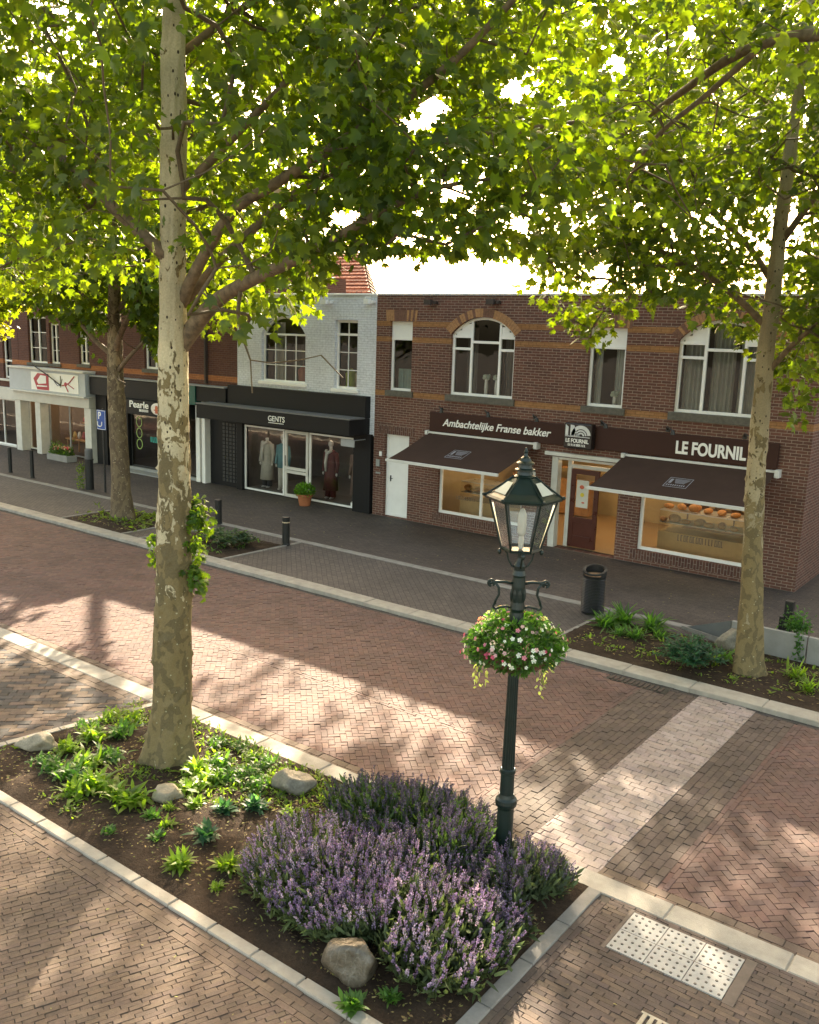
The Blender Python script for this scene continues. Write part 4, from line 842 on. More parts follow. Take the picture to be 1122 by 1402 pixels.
def tiled(mb, A_, B_, Cc, D_):
    "roof slope as overlapping courses: A,B the eave, C,D the ridge"
    A_, B_, Cc, D_ = map(Vector, (A_, B_, Cc, D_)); n = 16; nm = (B_ - A_).cross(D_ - A_).normalized()
    if nm.z < 0: nm = -nm
    for i in range(n):
        a, b = i / n, (i + 1.12) / n; l0, r0, l1, r1 = A_.lerp(D_, a), B_.lerp(Cc, a), A_.lerp(D_, min(1, b)), B_.lerp(Cc, min(1, b))
        mb.poly([l0 + nm * .05, r0 + nm * .05, r1, l1]); mb.poly([l0, r0, r0 + nm * .05, l0 + nm * .05])
rf = MB(); tiled(rf, (-34.2, 23.9, 5.6), (hx1 + .25, 23.9, 5.6), (-22.9, 27.0, rz), (-34.2, 27.0, rz)); rf.poly([(-34.2, 29.95, 5.6), (-24.1, 29.95, 5.6), (-22.9, 27.0, rz), (-34.2, 27.0, rz)]); rf.mi = 1; tiled(rf, (hx1 + .25, 23.9, 5.6), (-24.1, 29.9, 5.6), (-22.9, 27.0, rz), (-22.9, 27.0, rz))
rf.build('roof', [tiles, brick_mat('brown_side_tiles', (.2, .09, .06), (.14, .07, .055), (.06, .035, .03), bw=.2, rh=.14, ms=.012)], H)
K = thing('side_street_house', 'dark brick building beyond the right end of the bakery', 'building', (1, 24, 0))
mb = MB(); mb.box(-4.0, 7, 24, 32, 0, 6.2); mb.build('wall', bk, K)
for x in (-3.2, -.5, 2.2): window(K, x, x + 1.2, 3.2, 4.8, y=23.95, vs=(x + .6,), g=mat('dark_pane', (.02, .02, .022), .1))
mb = MB(); mb.box(-3.6, -2.5, 23.93, 24, 0, 2.3); mb.build('door', black, K)
#PART2
# ------------------------------------------------------------------ trees
def bark_mat(name, light, zl=(0, 5.5), dark=((.22, .165, .075), (.15, .115, .055)), knob=1.0):
    "plane bark: pale cream high up, flaking to olive and brown plates lower down, small pale scars"
    m, nt, p = newmat(name); co = coords(nt); z = nd(nt, 'SeparateXYZ', {0: co}).outputs[2]
    st = nd(nt, 'Mapping', {0: co, 3: (1, 1, .62)}).outputs[0]
    wv = nd(nt, 'TexNoise', {'Vector': st, 'Scale': 5.0, 'Detail': 3.0}); dv = nd(nt, 'VectorMath', {0: wv.outputs['Color'], 1: (.3, .3, .3)}, operation='MULTIPLY').outputs[0]
    v2 = nd(nt, 'VectorMath', {0: st, 1: dv}, operation='ADD').outputs[0]
    a = nd(nt, 'TexNoise', {'Vector': v2, 'Scale': 7.5, 'Detail': 3.0, 'Roughness': .55, 'Distortion': .6}); b = nd(nt, 'TexNoise', {'Vector': v2, 'Scale': 9.0, 'Detail': 1.0})
    fine = nd(nt, 'TexNoise', {'Vector': co, 'Scale': 60.0, 'Detail': 5.0})
    zf = nd(nt, 'MapRange', {0: z, 1: zl[0], 2: zl[1], 3: 0.0, 4: 1.0}).outputs[0]
    th = nd(nt, 'MapRange', {0: z, 1: zl[0], 2: zl[1], 3: -.24, 4: .15}).outputs[0]
    f = nd(nt, 'MapRange', {0: math_(nt, 'ADD', math_(nt, 'ADD', a.outputs[0], th), math_(nt, 'MULTIPLY', math_(nt, 'SUBTRACT', fine.outputs[0], .5), .05)), 1: .485, 2: .515}).outputs[0]
    f2 = math_(nt, 'GREATER_THAN', b.outputs[0], .52)
    d = mixc(nt, f2, dark[0], dark[1]); L = mixc(nt, ramp(nt, nd(nt, 'TexNoise', {'Vector': co, 'Scale': 2.0}).outputs[0], [(.4, (0, 0, 0)), (.6, (1, 1, 1))]), light, tuple(x * .8 for x in light))
    c = mixc(nt, f, d, L)
    vo = nd(nt, 'TexVoronoi', {'Vector': st, 'Scale': 15.0, 'Randomness': 1.0}); spots_d = math_(nt, 'LESS_THAN', vo.outputs['Distance'], .16)
    hi = math_(nt, 'GREATER_THAN', zf, .55); c = mixc(nt, math_(nt, 'MULTIPLY', math_(nt, 'MULTIPLY', spots_d, hi), math_(nt, 'GREATER_THAN', b.outputs[0], .44)), c, (.05, .035, .02))
    vs_ = nd(nt, 'TexVoronoi', {'Vector': co, 'Scale': 13.0, 'Randomness': 1.0}); sc_ = math_(nt, 'LESS_THAN', vs_.outputs['Distance'], .12)
    c = mixc(nt, math_(nt, 'MULTIPLY', sc_, math_(nt, 'LESS_THAN', zf, .6)), c, (.42, .38, .24))
    c = mixc(nt, .5, c, ramp(nt, fine.outputs[0], [(.3, (.6, .6, .6)), (.7, (1.1, 1.1, 1.1))]), 'MULTIPLY')
    h = math_(nt, 'ADD', math_(nt, 'MULTIPLY', f, -.5), math_(nt, 'MULTIPLY', a.outputs[0], 1.2)); h = math_(nt, 'ADD', h, math_(nt, 'MULTIPLY', fine.outputs[0], .25))
    setin(nt, p, base=c, rough=.75, spec=.3, normal=bump(nt, h, .7, .02)); return m
barkA = bark_mat('plane_bark_pale', (.62, .53, .34), (1.2, 5.2)); barkB = bark_mat('plane_bark_brown', (.34, .26, .15), (0, 8), ((.17, .125, .07), (.12, .085, .05))); barkC = bark_mat('plane_bark_mottled', (.4, .33, .2), (.3, 4.6))
twig = mat('twig_bark', (.12, .085, .045), .8, var=.35, scale=25, bmp=.4)
limbm = mat('limb_bark', (.17, .12, .07), .8, var=.55, scale=11, bmp=.8, bscale=25)
leafA = leaf_mat('plane_leaf', (1.33, 1.12, .12), .51, 3.3)
OUT = [(0, 0), (.03, .24), (.25, .5), (.42, .27), (.76, .44), (.66, .15), (1, 0)]
OUT = OUT + [(u, -v) for u, v in OUT[-2:0:-1]]
LV = np.array([(.42, 0, .03)] + [(u, v, -.22 * abs(v) - .12 * u * u) for u, v in OUT]); LF = np.array([(0, 1 + i, 1 + (i + 1) % len(OUT)) for i in range(len(OUT))])
def leaves(name, P, D, size, tint, parent, m, rng, up=.9, shape=(LV, LF)):
    "one mesh of leaf blades at P pointing along D"
    N = len(P); D = D / np.linalg.norm(D, axis=1, keepdims=True); U = rng.normal(0, .75, (N, 3)); U[:, 2] += up
    Nn = U - D * np.sum(U * D, 1, keepdims=True); Nn /= np.linalg.norm(Nn, axis=1, keepdims=True) + 1e-9; W_ = np.cross(Nn, D)
    lv, lf = shape; s_ = size[:, None, None]
    V = P[:, None, :] + s_ * (lv[None, :, 0:1] * D[:, None, :] + lv[None, :, 1:2] * W_[:, None, :] * rng.uniform(.85, 1.1, (N, 1, 1)) + lv[None, :, 2:3] * Nn[:, None, :] * rng.uniform(.3, 1.8, (N, 1, 1)))
    Fc = (lf[None] + (np.arange(N) * len(lv))[:, None, None]).reshape(-1, 3)
    return npmesh(name, V.reshape(-1, 3), Fc, m, parent, tint=np.repeat(tint, len(lv), axis=0))
def trunk_mesh(name, P, m, parent, n=28, flare=0.0, rough=.012, lobes=5, knobs=0, seed=0):
    pts = [Vector(p[:3]) for p in P]; rs = [p[3] for p in P]; L = [0]
    for i in range(1, len(pts)): L.append(L[-1] + (pts[i] - pts[i - 1]).length)
    step = .06
    if knobs > 100: step, n = .028, 60
    k = int(L[-1] / step); vs = []; r_ = random.Random(seed); kb = [(r_.uniform(.1, min(3.4, L[-1])), r_.uniform(0, 6.28), r_.uniform(.014, .026), r_.uniform(.014, .034)) for _ in range(knobs)]
    for i in range(k + 1):
        l = L[-1] * i / k; x, y, z = (float(np.interp(l, L, [q[c] for q in pts])) for c in range(3)); r = float(np.interp(l, L, rs))
        for j in range(n):
            a = 2 * math.pi * j / n; fl = flare * math.exp(-l / .22) * (.55 + .45 * math.cos(lobes * a + seed) + .35 * math.sin(3 * a + 1))
            q = r + fl + rough * 2.2 * (noise.noise(Vector((math.cos(a) * 1.6, math.sin(a) * 1.6, l * 1.7 + seed)))) + rough * noise.noise(Vector((math.cos(a) * 5, math.sin(a) * 5, l * 6))) + (.03 * math.exp(-l / .5) * noise.noise(Vector((math.cos(a) * 4.5, math.sin(a) * 4.5, l * 1.2 + 9))) if flare else 0)
            for kl, ka, kw, kh in kb:
                if abs(kl - l) < .1:
                    da = (a - ka + math.pi) % (2 * math.pi) - math.pi; q += kh * math.exp(-((l - kl) ** 2 + (da * r) ** 2) / (kw * kw))
            vs.append((x + q * math.cos(a), y + q * math.sin(a), z))
    mb = MB(); mb.add(vs, [(i * n + j, i * n + (j + 1) % n, (i + 1) * n + (j + 1) % n, (i + 1) * n + j) for i in range(k) for j in range(n)])
    return mb.build(name, m, parent, smooth=True)
def smooth_path(pts, sub=5):
    "Catmull-Rom through (x, y, z, r)"
    P = [np.array(p, float) for p in pts]; P = [2 * P[0] - P[1]] + P + [2 * P[-1] - P[-2]]; out = []
    for i in range(1, len(P) - 2):
        for t in np.linspace(0, 1, sub, endpoint=False):
            a, b, c, d = P[i - 1:i + 3]; out.append(.5 * ((2 * b) + (c - a) * t + (2 * a - 5 * b + 4 * c - d) * t * t + (3 * b - a - 3 * c + d) * t ** 3))
    out.append(P[-2]); return out
def tree(label, base, trunk, limbs, centre, radii, ncl, per, low, bark, seed, size=.113, zmin=4.6, leafcol=(.045, .082, .011), cull=None, group='plane trees along the street', sigma=.24, holes=(), tiphang=.6, name='plane_tree', extra=None, shell_=.35, cone=None, flare=.0, knobs=0, gaps=()):
    rng = np.random.default_rng(seed); t = thing(name, label, 'tree', base, group)
    tk = trunk_mesh('trunk', [(base[0] + dx, base[1] + dy, z, r) for dx, dy, z, r in trunk], bark, t, flare=flare, knobs=knobs, seed=seed)
    nodes = []; par = []; minr = []; limbsP = []
    top = trunk[-1][2]; tz = [q[2] for q in trunk]
    def trunk_at(z): return np.array([base[0] + np.interp(z, tz, [q[0] for q in trunk]), base[1] + np.interp(z, tz, [q[1] for q in trunk]), z]), float(np.interp(z, tz, [q[3] for q in trunk]))
    z0 = max(zmin, .3 * top)
    for z in np.arange(z0, top + .01, .25):
        p, r = trunk_at(z); nodes.append(p); par.append(len(nodes) - 2 if len(nodes) > 1 else -1); minr.append(-r)
    for l in limbs:
        path = smooth_path(l); limbsP.append(path); p0 = path[0][:3]; d = [np.linalg.norm(q - p0) for q in nodes]; last = int(np.argmin(d))
        for q in path[1:]: nodes.append(q[:3]); par.append(last); minr.append(-q[3]); last = len(nodes) - 1
    # targets
    T = []
    while len(T) < ncl:
        u = rng.normal(size=3); u /= np.linalg.norm(u); r = rng.uniform(0, 1) ** shell_
        p = np.array(centre) + u * r * np.array(radii)
        if p[2] < zmin: continue
        if cone and p[2] > cone[0] and math.hypot(p[0] - centre[0], p[1] - centre[1]) > cone[1] * (1 - (p[2] - cone[0]) / cone[2]): continue
        px, py = proj(p)
        if low is not None and py > interp(px, low) - 12: continue
        if any((px - a) ** 2 / rx ** 2 + (py - b) ** 2 / ry ** 2 < 1 for a, b, rx, ry in gaps): continue
        if cull and cull(p, px, py): continue
        T.append(p)
    for l in limbs:   # foliage along the outer half of every drawn limb
        q = smooth_path(l)
        for p in q[len(q) // 2:]:
            for _ in range(2): T.append(p[:3] + rng.normal(0, .35, 3))
    T += [np.array(e) for e in (extra or [])]
    T = np.array(T); c0 = np.array(centre); axis = np.hypot(T[:, 0] - base[0], T[:, 1] - base[1]) + .3 * np.abs(T[:, 2] - c0[2]); T = T[np.argsort(axis)]
    A = np.array(nodes); A = np.vstack([A, np.zeros((len(T) * 7 + 10, 3))]); n = len(nodes); firstnew = n
    cl = []
    for p in T:
        dd = A[:n] - p; d = np.sqrt((dd ** 2).sum(1)); cost = d + .8 * np.maximum(0, dd[:, 2] + .1); i = int(np.argmin(cost)); q = A[i].copy(); L = d[i]; k = max(1, min(6, int(L / .22)))
        mid = rng.normal(0, .09, 3) * min(1.5, L); last = i
        for s_ in range(1, k + 1):
            f = s_ / k; pos = q + (p - q) * f + mid * math.sin(math.pi * f) * 1.2 + np.array([0, 0, .10 * L * math.sin(math.pi * f)]) + rng.normal(0, .02, 3)
            A[n] = pos; par.append(last); minr.append(0); last = n; n += 1
        cl.append(last)
    A = A[:n]; rad = np.zeros(n); kids = [[] for _ in range(n)]; E = 2.3
    acc = np.zeros(n); 
    for i in cl: acc[i] += .0055 ** E
    for i in range(n - 1, -1, -1):
        if par[i] >= 0: acc[par[i]] += acc[i]; kids[par[i]].append(i)
    rad = acc ** (1 / E)
    for i in range(n):
        if minr[i] < 0: rad[i] = -minr[i]
        elif rad[i] > .05: rad[i] = .05
    # limbs drawn with their own radius, then every other branch as a chain of its largest child
    mb = MB()
    for l in limbsP: mb.tube([p[:3] for p in l], [p[3] for p in l], 10)
    mb.mi = 1
    def chain(a, s0):
        P = [A[a], A[s0]]; Rr = [min(rad[a], rad[s0] * 1.25), rad[s0]]; cur = s0
        while kids[cur]:
            ks = sorted(kids[cur], key=lambda q: -rad[q])
            for o in ks[1:]: chain(cur, o)
            cur = ks[0]; P.append(A[cur]); Rr.append(rad[cur])
        mb.tube(P, [float(max(.0035, q)) for q in Rr], 6 if Rr[0] > .02 else 4, cap=False)
    import sys; sys.setrecursionlimit(20000)
    for i in range(firstnew, n):
        if par[i] < firstnew: chain(par[i], i)
    mb.build('branches', [limbm, twig], t, smooth=True)
    # leaves
    Cc = A[cl]; K = len(Cc); N = K * per; idx = np.repeat(np.arange(K), per)
    off = rng.normal(0, 1, (N, 3)) * np.array([sigma, sigma, sigma * .72]); P = Cc[idx] + off
    px, py = proj(P); keep = np.ones(N, bool)
    if low is not None: keep &= py < interp(px, low) + rng.normal(0, 9, N)
    for a, b, rx, ry in gaps: keep &= ((px - a) ** 2 / rx ** 2 + (py - b) ** 2 / ry ** 2 + rng.normal(0, .25, N)) > 1
    dep = (P - np.array([0, 0, CAMH])) @ FN      # thin growth on the street side of stem and main limbs
    lines = [(np.array([trunk_at(z)[0] for z in np.arange(z0, top * .9, .12)]), 1.0)] + [(np.array([q[:3] for q in l[:int(len(l) * .58)]]), .8) for l in limbsP]
    for Lp, pr in lines:
        lx_, ly_ = proj(Lp); ld = (Lp - np.array([0, 0, CAMH])) @ FN
        for a, b, c in zip(lx_, ly_, ld):
            if -50 < a < 1200 and b > -50: keep &= ~(((px - a) ** 2 + (py - b) ** 2 < (260 / c) ** 2) & (dep < c) & (rng.random(N) < pr * .45))
    P = P[keep]; idx = idx[keep]; off = off[keep]; N = len(P)
    D = off * 2.0 + rng.normal(0, .45, (N, 3)); D[:, 2] -= tiphang; hz = P - np.array([base[0], base[1], 0]); hz[:, 2] = 0; D += .35 * hz / (np.linalg.norm(hz, axis=1, keepdims=True) + .1)
    cj = rng.uniform(.72, 1.25, K)[idx] * rng.uniform(.75, 1.3, N); ye = np.clip(rng.normal(.15, .22, N) + rng.normal(0, .15, K)[idx], 0, 1)
    col = np.array(leafcol)[None] * cj[:, None]; col[:, 0] *= 1 + .5 * ye; col[:, 1] *= 1 + .18 * ye
    sz = size * rng.uniform(.65, 1.25, N)
    leaves('crown', P, D, sz, col, t, leafA, rng)
    return t, N
LOW1 = [(-900, 420), (-200, 400), (0, 400), (120, 395), (200, 370), (258, 400), (280, 462), (335, 470), (365, 470), (385, 440), (430, 425), (455, 370), (480, 355), (540, 342), (600, 360), (660, 374), (740, 390), (820, 400), (900, 400), (2200, 420)]
LOW3 = [(-900, 300), (540, 320), (600, 345), (640, 370), (690, 385), (720, 410), (760, 450), (800, 470), (830, 500), (858, 500), (880, 425), (935, 418), (950, 445), (985, 450), (1010, 480), (1045, 485), (1062, 520), (1085, 600), (1122, 650), (1300, 700), (3000, 700)]
LOW2 = [(-900, 470), (0, 450), (30, 420), (60, 425), (100, 440), (118, 470), (140, 480), (158, 420), (190, 440), (205, 480), (240, 482), (262, 440), (330, 440), (3000, 430)]
LOW4 = [(-3000, 520), (-20, 480), (10, 460), (30, 430), (60, 400), (3000, 380)]
LOW5 = [(-3000, -50), (780, -50), (900, 60), (1000, 85), (1122, 120), (1300, 200), (4000, 300)]
LOWB = [(-900, 290), (400, 290), (470, 215), (740, 215), (800, 290), (3000, 290)]
GAPS = [(640, 372, 90, 26), (590, 142, 26, 20), (470, 295, 26, 14), (575, 165, 30, 14), (620, 255, 22, 12), (705, 122, 22, 20), (672, 112, 10, 8), (838, 85, 13, 14), (948, 40, 14, 12), (850, 88, 14, 10), (770, 135, 9, 9), (705, 300, 20, 14), (825, 370, 14, 20), (560, 320, 22, 10)]
b1 = (-7.735, 5.991, 0)
crnd = random.Random(4)
nleaf = 0
tr1, k = tree('tall plane tree with pale flaking trunk in the near planting bed', b1,
    [(0, 0, -.05, .27), (0, 0, .1, .25), (.01, 0, .4, .225), (.04, 0, 1, .205), (.1, 0, 2, .19), (.14, 0, 3, .172), (.15, 0, 4, .152), (.17, 0, 5, .135), (.2, 0, 6, .12), (.24, 0, 7, .11), (.26, .02, 8, .1), (.27, .05, 9.5, .075), (.2, .05, 11, .04), (.1, .1, 12, .015)],
    [[(-7.56, 6.03, 4.5, .06), (-7.44, 6.09, 4.72, .088), (-7.2, 6.08, 4.92, .08), (-6.75, 5.95, 5.1, .07), (-6.1, 5.75, 5.24, .058), (-5.3, 5.6, 5.43, .048), (-4.75, 5.65, 5.66, .034), (-4.3, 5.85, 5.88, .022), (-3.9, 6.2, 6.0, .012)],
     [(-7.52, 6.05, 5.0, .062), (-7.2, 6.0, 5.35, .058), (-6.7, 6.0, 5.85, .05), (-6.1, 6.0, 6.08, .05), (-5.3, 6.0, 6.37, .042), (-4.5, 6.1, 6.75, .034), (-3.9, 6.2, 7.2, .026), (-3.3, 6.3, 7.8, .015)],
     [(-7.5, 6.1, 5.05, .05), (-7.1, 6.4, 5.6, .046), (-6.2, 6.8, 6.3, .04), (-5.2, 7.4, 6.6, .03), (-4.2, 8.1, 6.8, .018)],
     [(-7.55, 5.95, 5.45, .07), (-7.75, 5.75, 5.7, .064), (-8.25, 5.6, 6.1, .055), (-9.0, 5.4, 6.7, .04), (-9.9, 5.2, 7.2, .02)],
     [(-7.5, 6.05, 6.1, .045), (-7.1, 6.25, 6.5, .042), (-6.3, 6.5, 7.2, .03), (-5.4, 6.6, 8.0, .015)],
     [(-7.5, 6.0, 6.7, .045), (-8.1, 6.6, 7.3, .04), (-8.9, 7.2, 7.9, .03), (-9.8, 7.8, 8.4, .015)],
     [(-7.5, 6.0, 7.3, .04), (-7.2, 6.8, 8.0, .035), (-6.9, 7.8, 8.6, .02)]],
    (-7.35, 6.4, 7.9), (4.7, 3.6, 3.9), 540, 50, LOW1, barkA, 11, cull=lambda p, px, py: px > 430 and py < 330 and crnd.random() < .35, gaps=GAPS, flare=.13, knobs=170, zmin=4.75)
tr3, k3 = tree('plane tree with mottled trunk in the far bed by the concrete wall', (-3.55, 13.275, 0),
    [(0, 0, -.05, .21), (-.02, 0, .12, .2), (-.04, 0, .5, .18), (-.08, 0, 1.2, .155), (-.16, 0, 2.2, .14), (-.2, 0, 3, .13), (-.24, 0, 4.5, .115), (-.24, 0, 5.5, .1), (-.22, 0, 7, .085), (-.15, 0, 9, .06), (-.1, .1, 11, .03)],
    [[(-3.77, 13.3, 5.0, .05), (-4.3, 13.1, 5.5, .045), (-5.1, 12.9, 6.0, .036), (-6.0, 12.9, 6.2, .026), (-6.8, 13.0, 6.0, .014)],
     [(-3.77, 13.3, 5.6, .05), (-4.4, 13.6, 6.3, .04), (-5.4, 13.9, 7.0, .03), (-6.4, 14.0, 7.5, .015)],
     [(-3.8, 13.33, 4.35, .04), (-3.6, 13.22, 4.6, .04), (-3.3, 13.0, 4.9, .035), (-2.7, 12.6, 5.3, .026), (-2.2, 12.4, 5.3, .014)],
     [(-3.75, 13.3, 6.2, .05), (-3.1, 13.0, 7.0, .04), (-2.3, 12.6, 7.6, .025), (-1.6, 12.4, 7.9, .012)]],
    (-3.9, 13.2, 8.0), (4.5, 3.0, 4.1), 500, 46, LOW3, barkC, 23, gaps=GAPS, zmin=3.4, flare=.07, knobs=60, size=.13)
tr2, k2 = tree('brown trunked plane tree in the small bed before the optician', (-19.08, 13.47, 0),
    [(0, 0, -.05, .3), (-.03, 0, .15, .27), (-.06, 0, .6, .245), (-.1, 0, 1.4, .225), (-.14, 0, 2.6, .205), (-.18, 0, 3.6, .19), (-.16, 0, 4.6, .17), (-.12, 0, 5.6, .14), (-.1, 0, 7, .1), (0, 0, 9, .05)],
    [[(-19.25, 13.5, 4.1, .1), (-18.8, 13.3, 4.5, .08), (-18.2, 13.1, 4.9, .06), (-17.5, 12.9, 5.4, .04), (-16.8, 12.8, 5.9, .02)],
     [(-19.25, 13.5, 3.6, .06), (-18.7, 13.4, 3.95, .05), (-17.9, 13.3, 4.4, .035), (-17.2, 13.2, 4.7, .018)],
     [(-19.3, 13.5, 4.0, .07), (-19.8, 13.3, 4.4, .06), (-20.4, 13.1, 5.0, .045), (-21.2, 13.0, 5.4, .02)],
     [(-19.25, 13.5, 4.8, .08), (-19.6, 13.8, 5.6, .06), (-20.1, 14.2, 6.6, .03)], [(-19.2, 13.5, 5, .07), (-18.6, 13.8, 6, .05), (-18, 14.1, 7, .025)]],
    (-19.0, 13.3, 7.0), (4.6, 3.2, 3.6), 420, 34, LOW2, barkB, 31, zmin=3.6, flare=.1, size=.2)
tr4, k4 = tree('farthest plane tree with yellowish leaves at the left edge', (-28.6, 13.5, 0), [(0, 0, -.05, .25), (0, 0, 2, .2), (.1, 0, 4.5, .16), (0, 0, 8, .05)],
    [[(-28.5, 13.5, 4, .08), (-27.6, 13.3, 4.8, .05), (-26.6, 13.1, 5.4, .025)], [(-28.5, 13.5, 4.2, .08), (-28.2, 14.3, 5.2, .05), (-27.6, 15, 6, .02)]],
    (-27.8, 13.5, 6.6), (4.2, 3.2, 3.2), 220, 34, LOW4, barkB, 41, zmin=3.6, size=.2, leafcol=(.1, .13, .02))
tr5, k5 = tree('plane tree whose limb reaches in from the right', (1.1, 7.9, 0), [(0, 0, -.05, .25), (0, 0, 2, .2), (0, 0, 5, .17), (0, 0, 8, .12), (.1, 0, 11, .04)],
    [[(1.1, 7.9, 5.9, .09), (.1, 7.9, 6.5, .075), (-1.0, 7.95, 6.95, .06), (-2.14, 8.0, 7.2, .05), (-2.8, 8.2, 7.22, .042), (-3.5, 8.6, 7.05, .032), (-4.2, 9.0, 6.85, .018)],
     [(-2.6, 8.1, 7.22, .03), (-3.1, 8.3, 6.95, .025), (-3.6, 8.4, 6.65, .018), (-3.9, 8.5, 6.3, .01)], [(1.1, 7.9, 6.5, .08), (.6, 8.6, 7.5, .06), (.1, 9.2, 8.5, .03)]],
    (.6, 7.6, 9.0), (4.0, 3.4, 3.2), 200, 34, LOW5, barkA, 53, zmin=5.6, gaps=GAPS)
tree('tall added tree behind the tiled house, crown placed to dapple the street', (-24.6, 23.7, 0), [(0, 0, -.05, .3), (0, 0, 3, .25), (.2, 0, 8, .2), (1.5, 0, 14, .06)], [[(-24.4, 23.7, 7.8, .15), (-21, 23.8, 10.5, .12), (-17.5, 23.8, 12, .08), (-14.5, 23.6, 12.5, .04)]],  # added, mostly hidden tree; its crown breaks the sun into dapples on the road
    (-16.3, 23.9, 11.8), (6.0, 3.2, 3.4), 105, 46, LOWB, barkB, 71, zmin=8.6, size=.21, gaps=GAPS, group='added shadow casting trees behind the shops', sigma=.34)
tree('tall added tree behind the bakery, crown placed to dapple the street', (-5.6, 24.2, 0), [(0, 0, -.05, .3), (0, 0, 3, .25), (-.2, 0, 8, .2), (-1.5, 0, 14, .06)], [[(-5.8, 24.2, 7.8, .15), (-7.5, 24.2, 9.5, .1), (-9.5, 24, 11, .05)]],  # second added tree, trunk out of view, there for its leaf shadows
    (-8.3, 24.0, 11.6), (6.0, 3.2, 3.4), 105, 46, LOWB, barkB, 73, zmin=8.6, size=.21, gaps=GAPS, group='added shadow casting trees behind the shops', sigma=.34)
print('leaves', k, k3, k2, k4, k5)
# leafy shoots sprouting from the main trunk
rng = np.random.default_rng(5)
P = []; st = MB()
for k in range(25):
    z = rng.uniform(2.05, 3.0); a = rng.uniform(.1, 1.1) if k < 22 else rng.uniform(3.5, 4.0); q0 = Vector((b1[0] + .12, b1[1], z)); L = rng.uniform(.08, .25) * (1 if k < 22 else .5); dirv = Vector((math.cos(a), math.sin(a), rng.uniform(-.6, .4)))
    q1 = q0 + Vector((dirv.x, dirv.y, 0)).normalized() * .17; q2 = q1 + dirv * L * .6; q3 = q2 + Vector((dirv.x * .4, dirv.y * .4, -.5)) * L; st.tube([q0, q1, q2, q3], [.008, .007, .005, .003], 5)
    for f in np.linspace(.1, 1, 9): c = q1.lerp(q2, min(1, f * 2)) if f < .5 else q2.lerp(q3, f * 2 - 1); P += [np.array(c) + rng.normal(0, .035, 3) for _ in range(2)]
P = np.array(P); D = rng.normal(0, .6, P.shape); D[:, 2] -= .6; D[:, 0] += .3
sh = leaves('side_shoots', P, D, rng.uniform(.045, .095, len(P)), np.array((.05, .1, .016))[None] * rng.uniform(.7, 1.5, (len(P), 1)), tr1, leafA, rng)
st.build('shoot_stems', twig, tr1)

# ------------------------------------------------------------------ street lamp
lampm = mat('dark_green_cast_iron', (.005, .015, .012), .42, var=.3, scale=8, coat=.1)
lx, ly = -3.737, 6.583
La = thing('street_lamp', 'dark green cast iron street lamp with six sided glass lantern', 'street lamp', (lx, ly, 0))
mb = MB(); mb.lathe([(.1, -.02), (.1, .05), (.085, .08), (.078, .2), (.075, .62), (.078, .63), (.095, .65), (.1, .68), (.095, .71), (.075, .73), (.066, .76)], (lx, ly, 0), 28); mb.build('base', lampm, La, smooth=False)
mb = MB(); mb.lathe([(.064, .74), (.062, .96), (.072, .97), (.072, 1.0), (.06, 1.01)], (lx, ly, 0), 24)
mb.lathe([(.058, 1.0), (.05, 1.6), (.046, 2.1), (.046, 2.45)], (lx, ly, 0), 32, star=.1)
mb.lathe([(.055, 2.35), (.07, 2.4), (.058, 2.47), (.066, 2.5), (.056, 2.56), (.06, 2.7), (.054, 2.78), (.062, 2.8), (.048, 2.84), (.05, 2.88), (.03, 2.92), (.022, 2.95), (.022, 3.02)], (lx, ly, 0), 20); 
for k in range(8):
    a = k * R(45); mb.ball((lx + .055 * math.cos(a), ly + .055 * math.sin(a), 2.62), .018, 6, 5, (1, 1, 3.5))
mb.build('pole', lampm, La, smooth=False)
rv = Vector((RIGHT.x, RIGHT.y, 0)).normalized()      # brackets stand along the street-crossing diagonal
def lp_(r, z, a): return (lx + r * math.cos(a), ly + r * math.sin(a), z)
ra = math.atan2(rv.y, rv.x)
for sgn in (0, 1):
    a = ra + math.pi * sgn; mb = MB()
    mb.tube([lp_(.04, 2.72, a), lp_(.12, 2.735, a), lp_(.2, 2.73, a), lp_(.235, 2.72, a)], [.014, .013, .013, .014], 8)
    c = [lp_(.235 + .028 * math.cos(R(t)), 2.72 + .028 * math.sin(R(t)), a) for t in range(-90, 250, 30)]; mb.tube(c, .011, 8)
    mb.tube([lp_(.2, 2.725, a), lp_(.17, 2.68, a), lp_(.165, 2.62, a), lp_(.19, 2.57, a), lp_(.2, 2.53, a)], .012, 8)
    c = [lp_(.185 + .024 * math.cos(R(t)), 2.515 + .024 * math.sin(R(t)), a) for t in range(90, -180, -30)]; mb.tube(c, .011, 8); mb.tube([lp_(.17, 2.5, a), lp_(.1, 2.515, a), lp_(.04, 2.5, a)], .011, 8)
    mb.ball(lp_(.24, 2.72, a), .017, 8, 6); mb.build('bracket', lampm, La, smooth=True)
for k in range(4):
    a = ra + R(90) * k; mb = MB(); mb.tube([lp_(.03, 2.86, a), lp_(.07, 2.88, a), lp_(.1, 2.93, a), lp_(.115, 2.99, a), lp_(.15, 3.035, a), lp_(.175, 3.03, a)], .009, 6); mb.ball(lp_(.18, 3.0, a), .02, 8, 6, (1, 1, 1.3)); mb.build('lantern_arm', lampm, La, smooth=True)
ln = thing('lantern', None, None, (0, 0, 0)); del_ = ln; bpy.data.objects.remove(ln)
zb, zt, rb, rt = 3.03, 3.47, .165, .29; a0 = R(-60.4) + R(30); H6 = [a0 + R(60) * k for k in range(6)]
def hx(r, z): return [Vector((lx + r * math.cos(a), ly + r * math.sin(a), z)) for a in H6]
mb = MB(); bt_, tp = hx(rb, zb), hx(rt, zt)
for k in range(6):
    mb.tube([bt_[k], tp[k]], .0095, 6); mb.tube([bt_[k], bt_[(k + 1) % 6]], .012, 6)
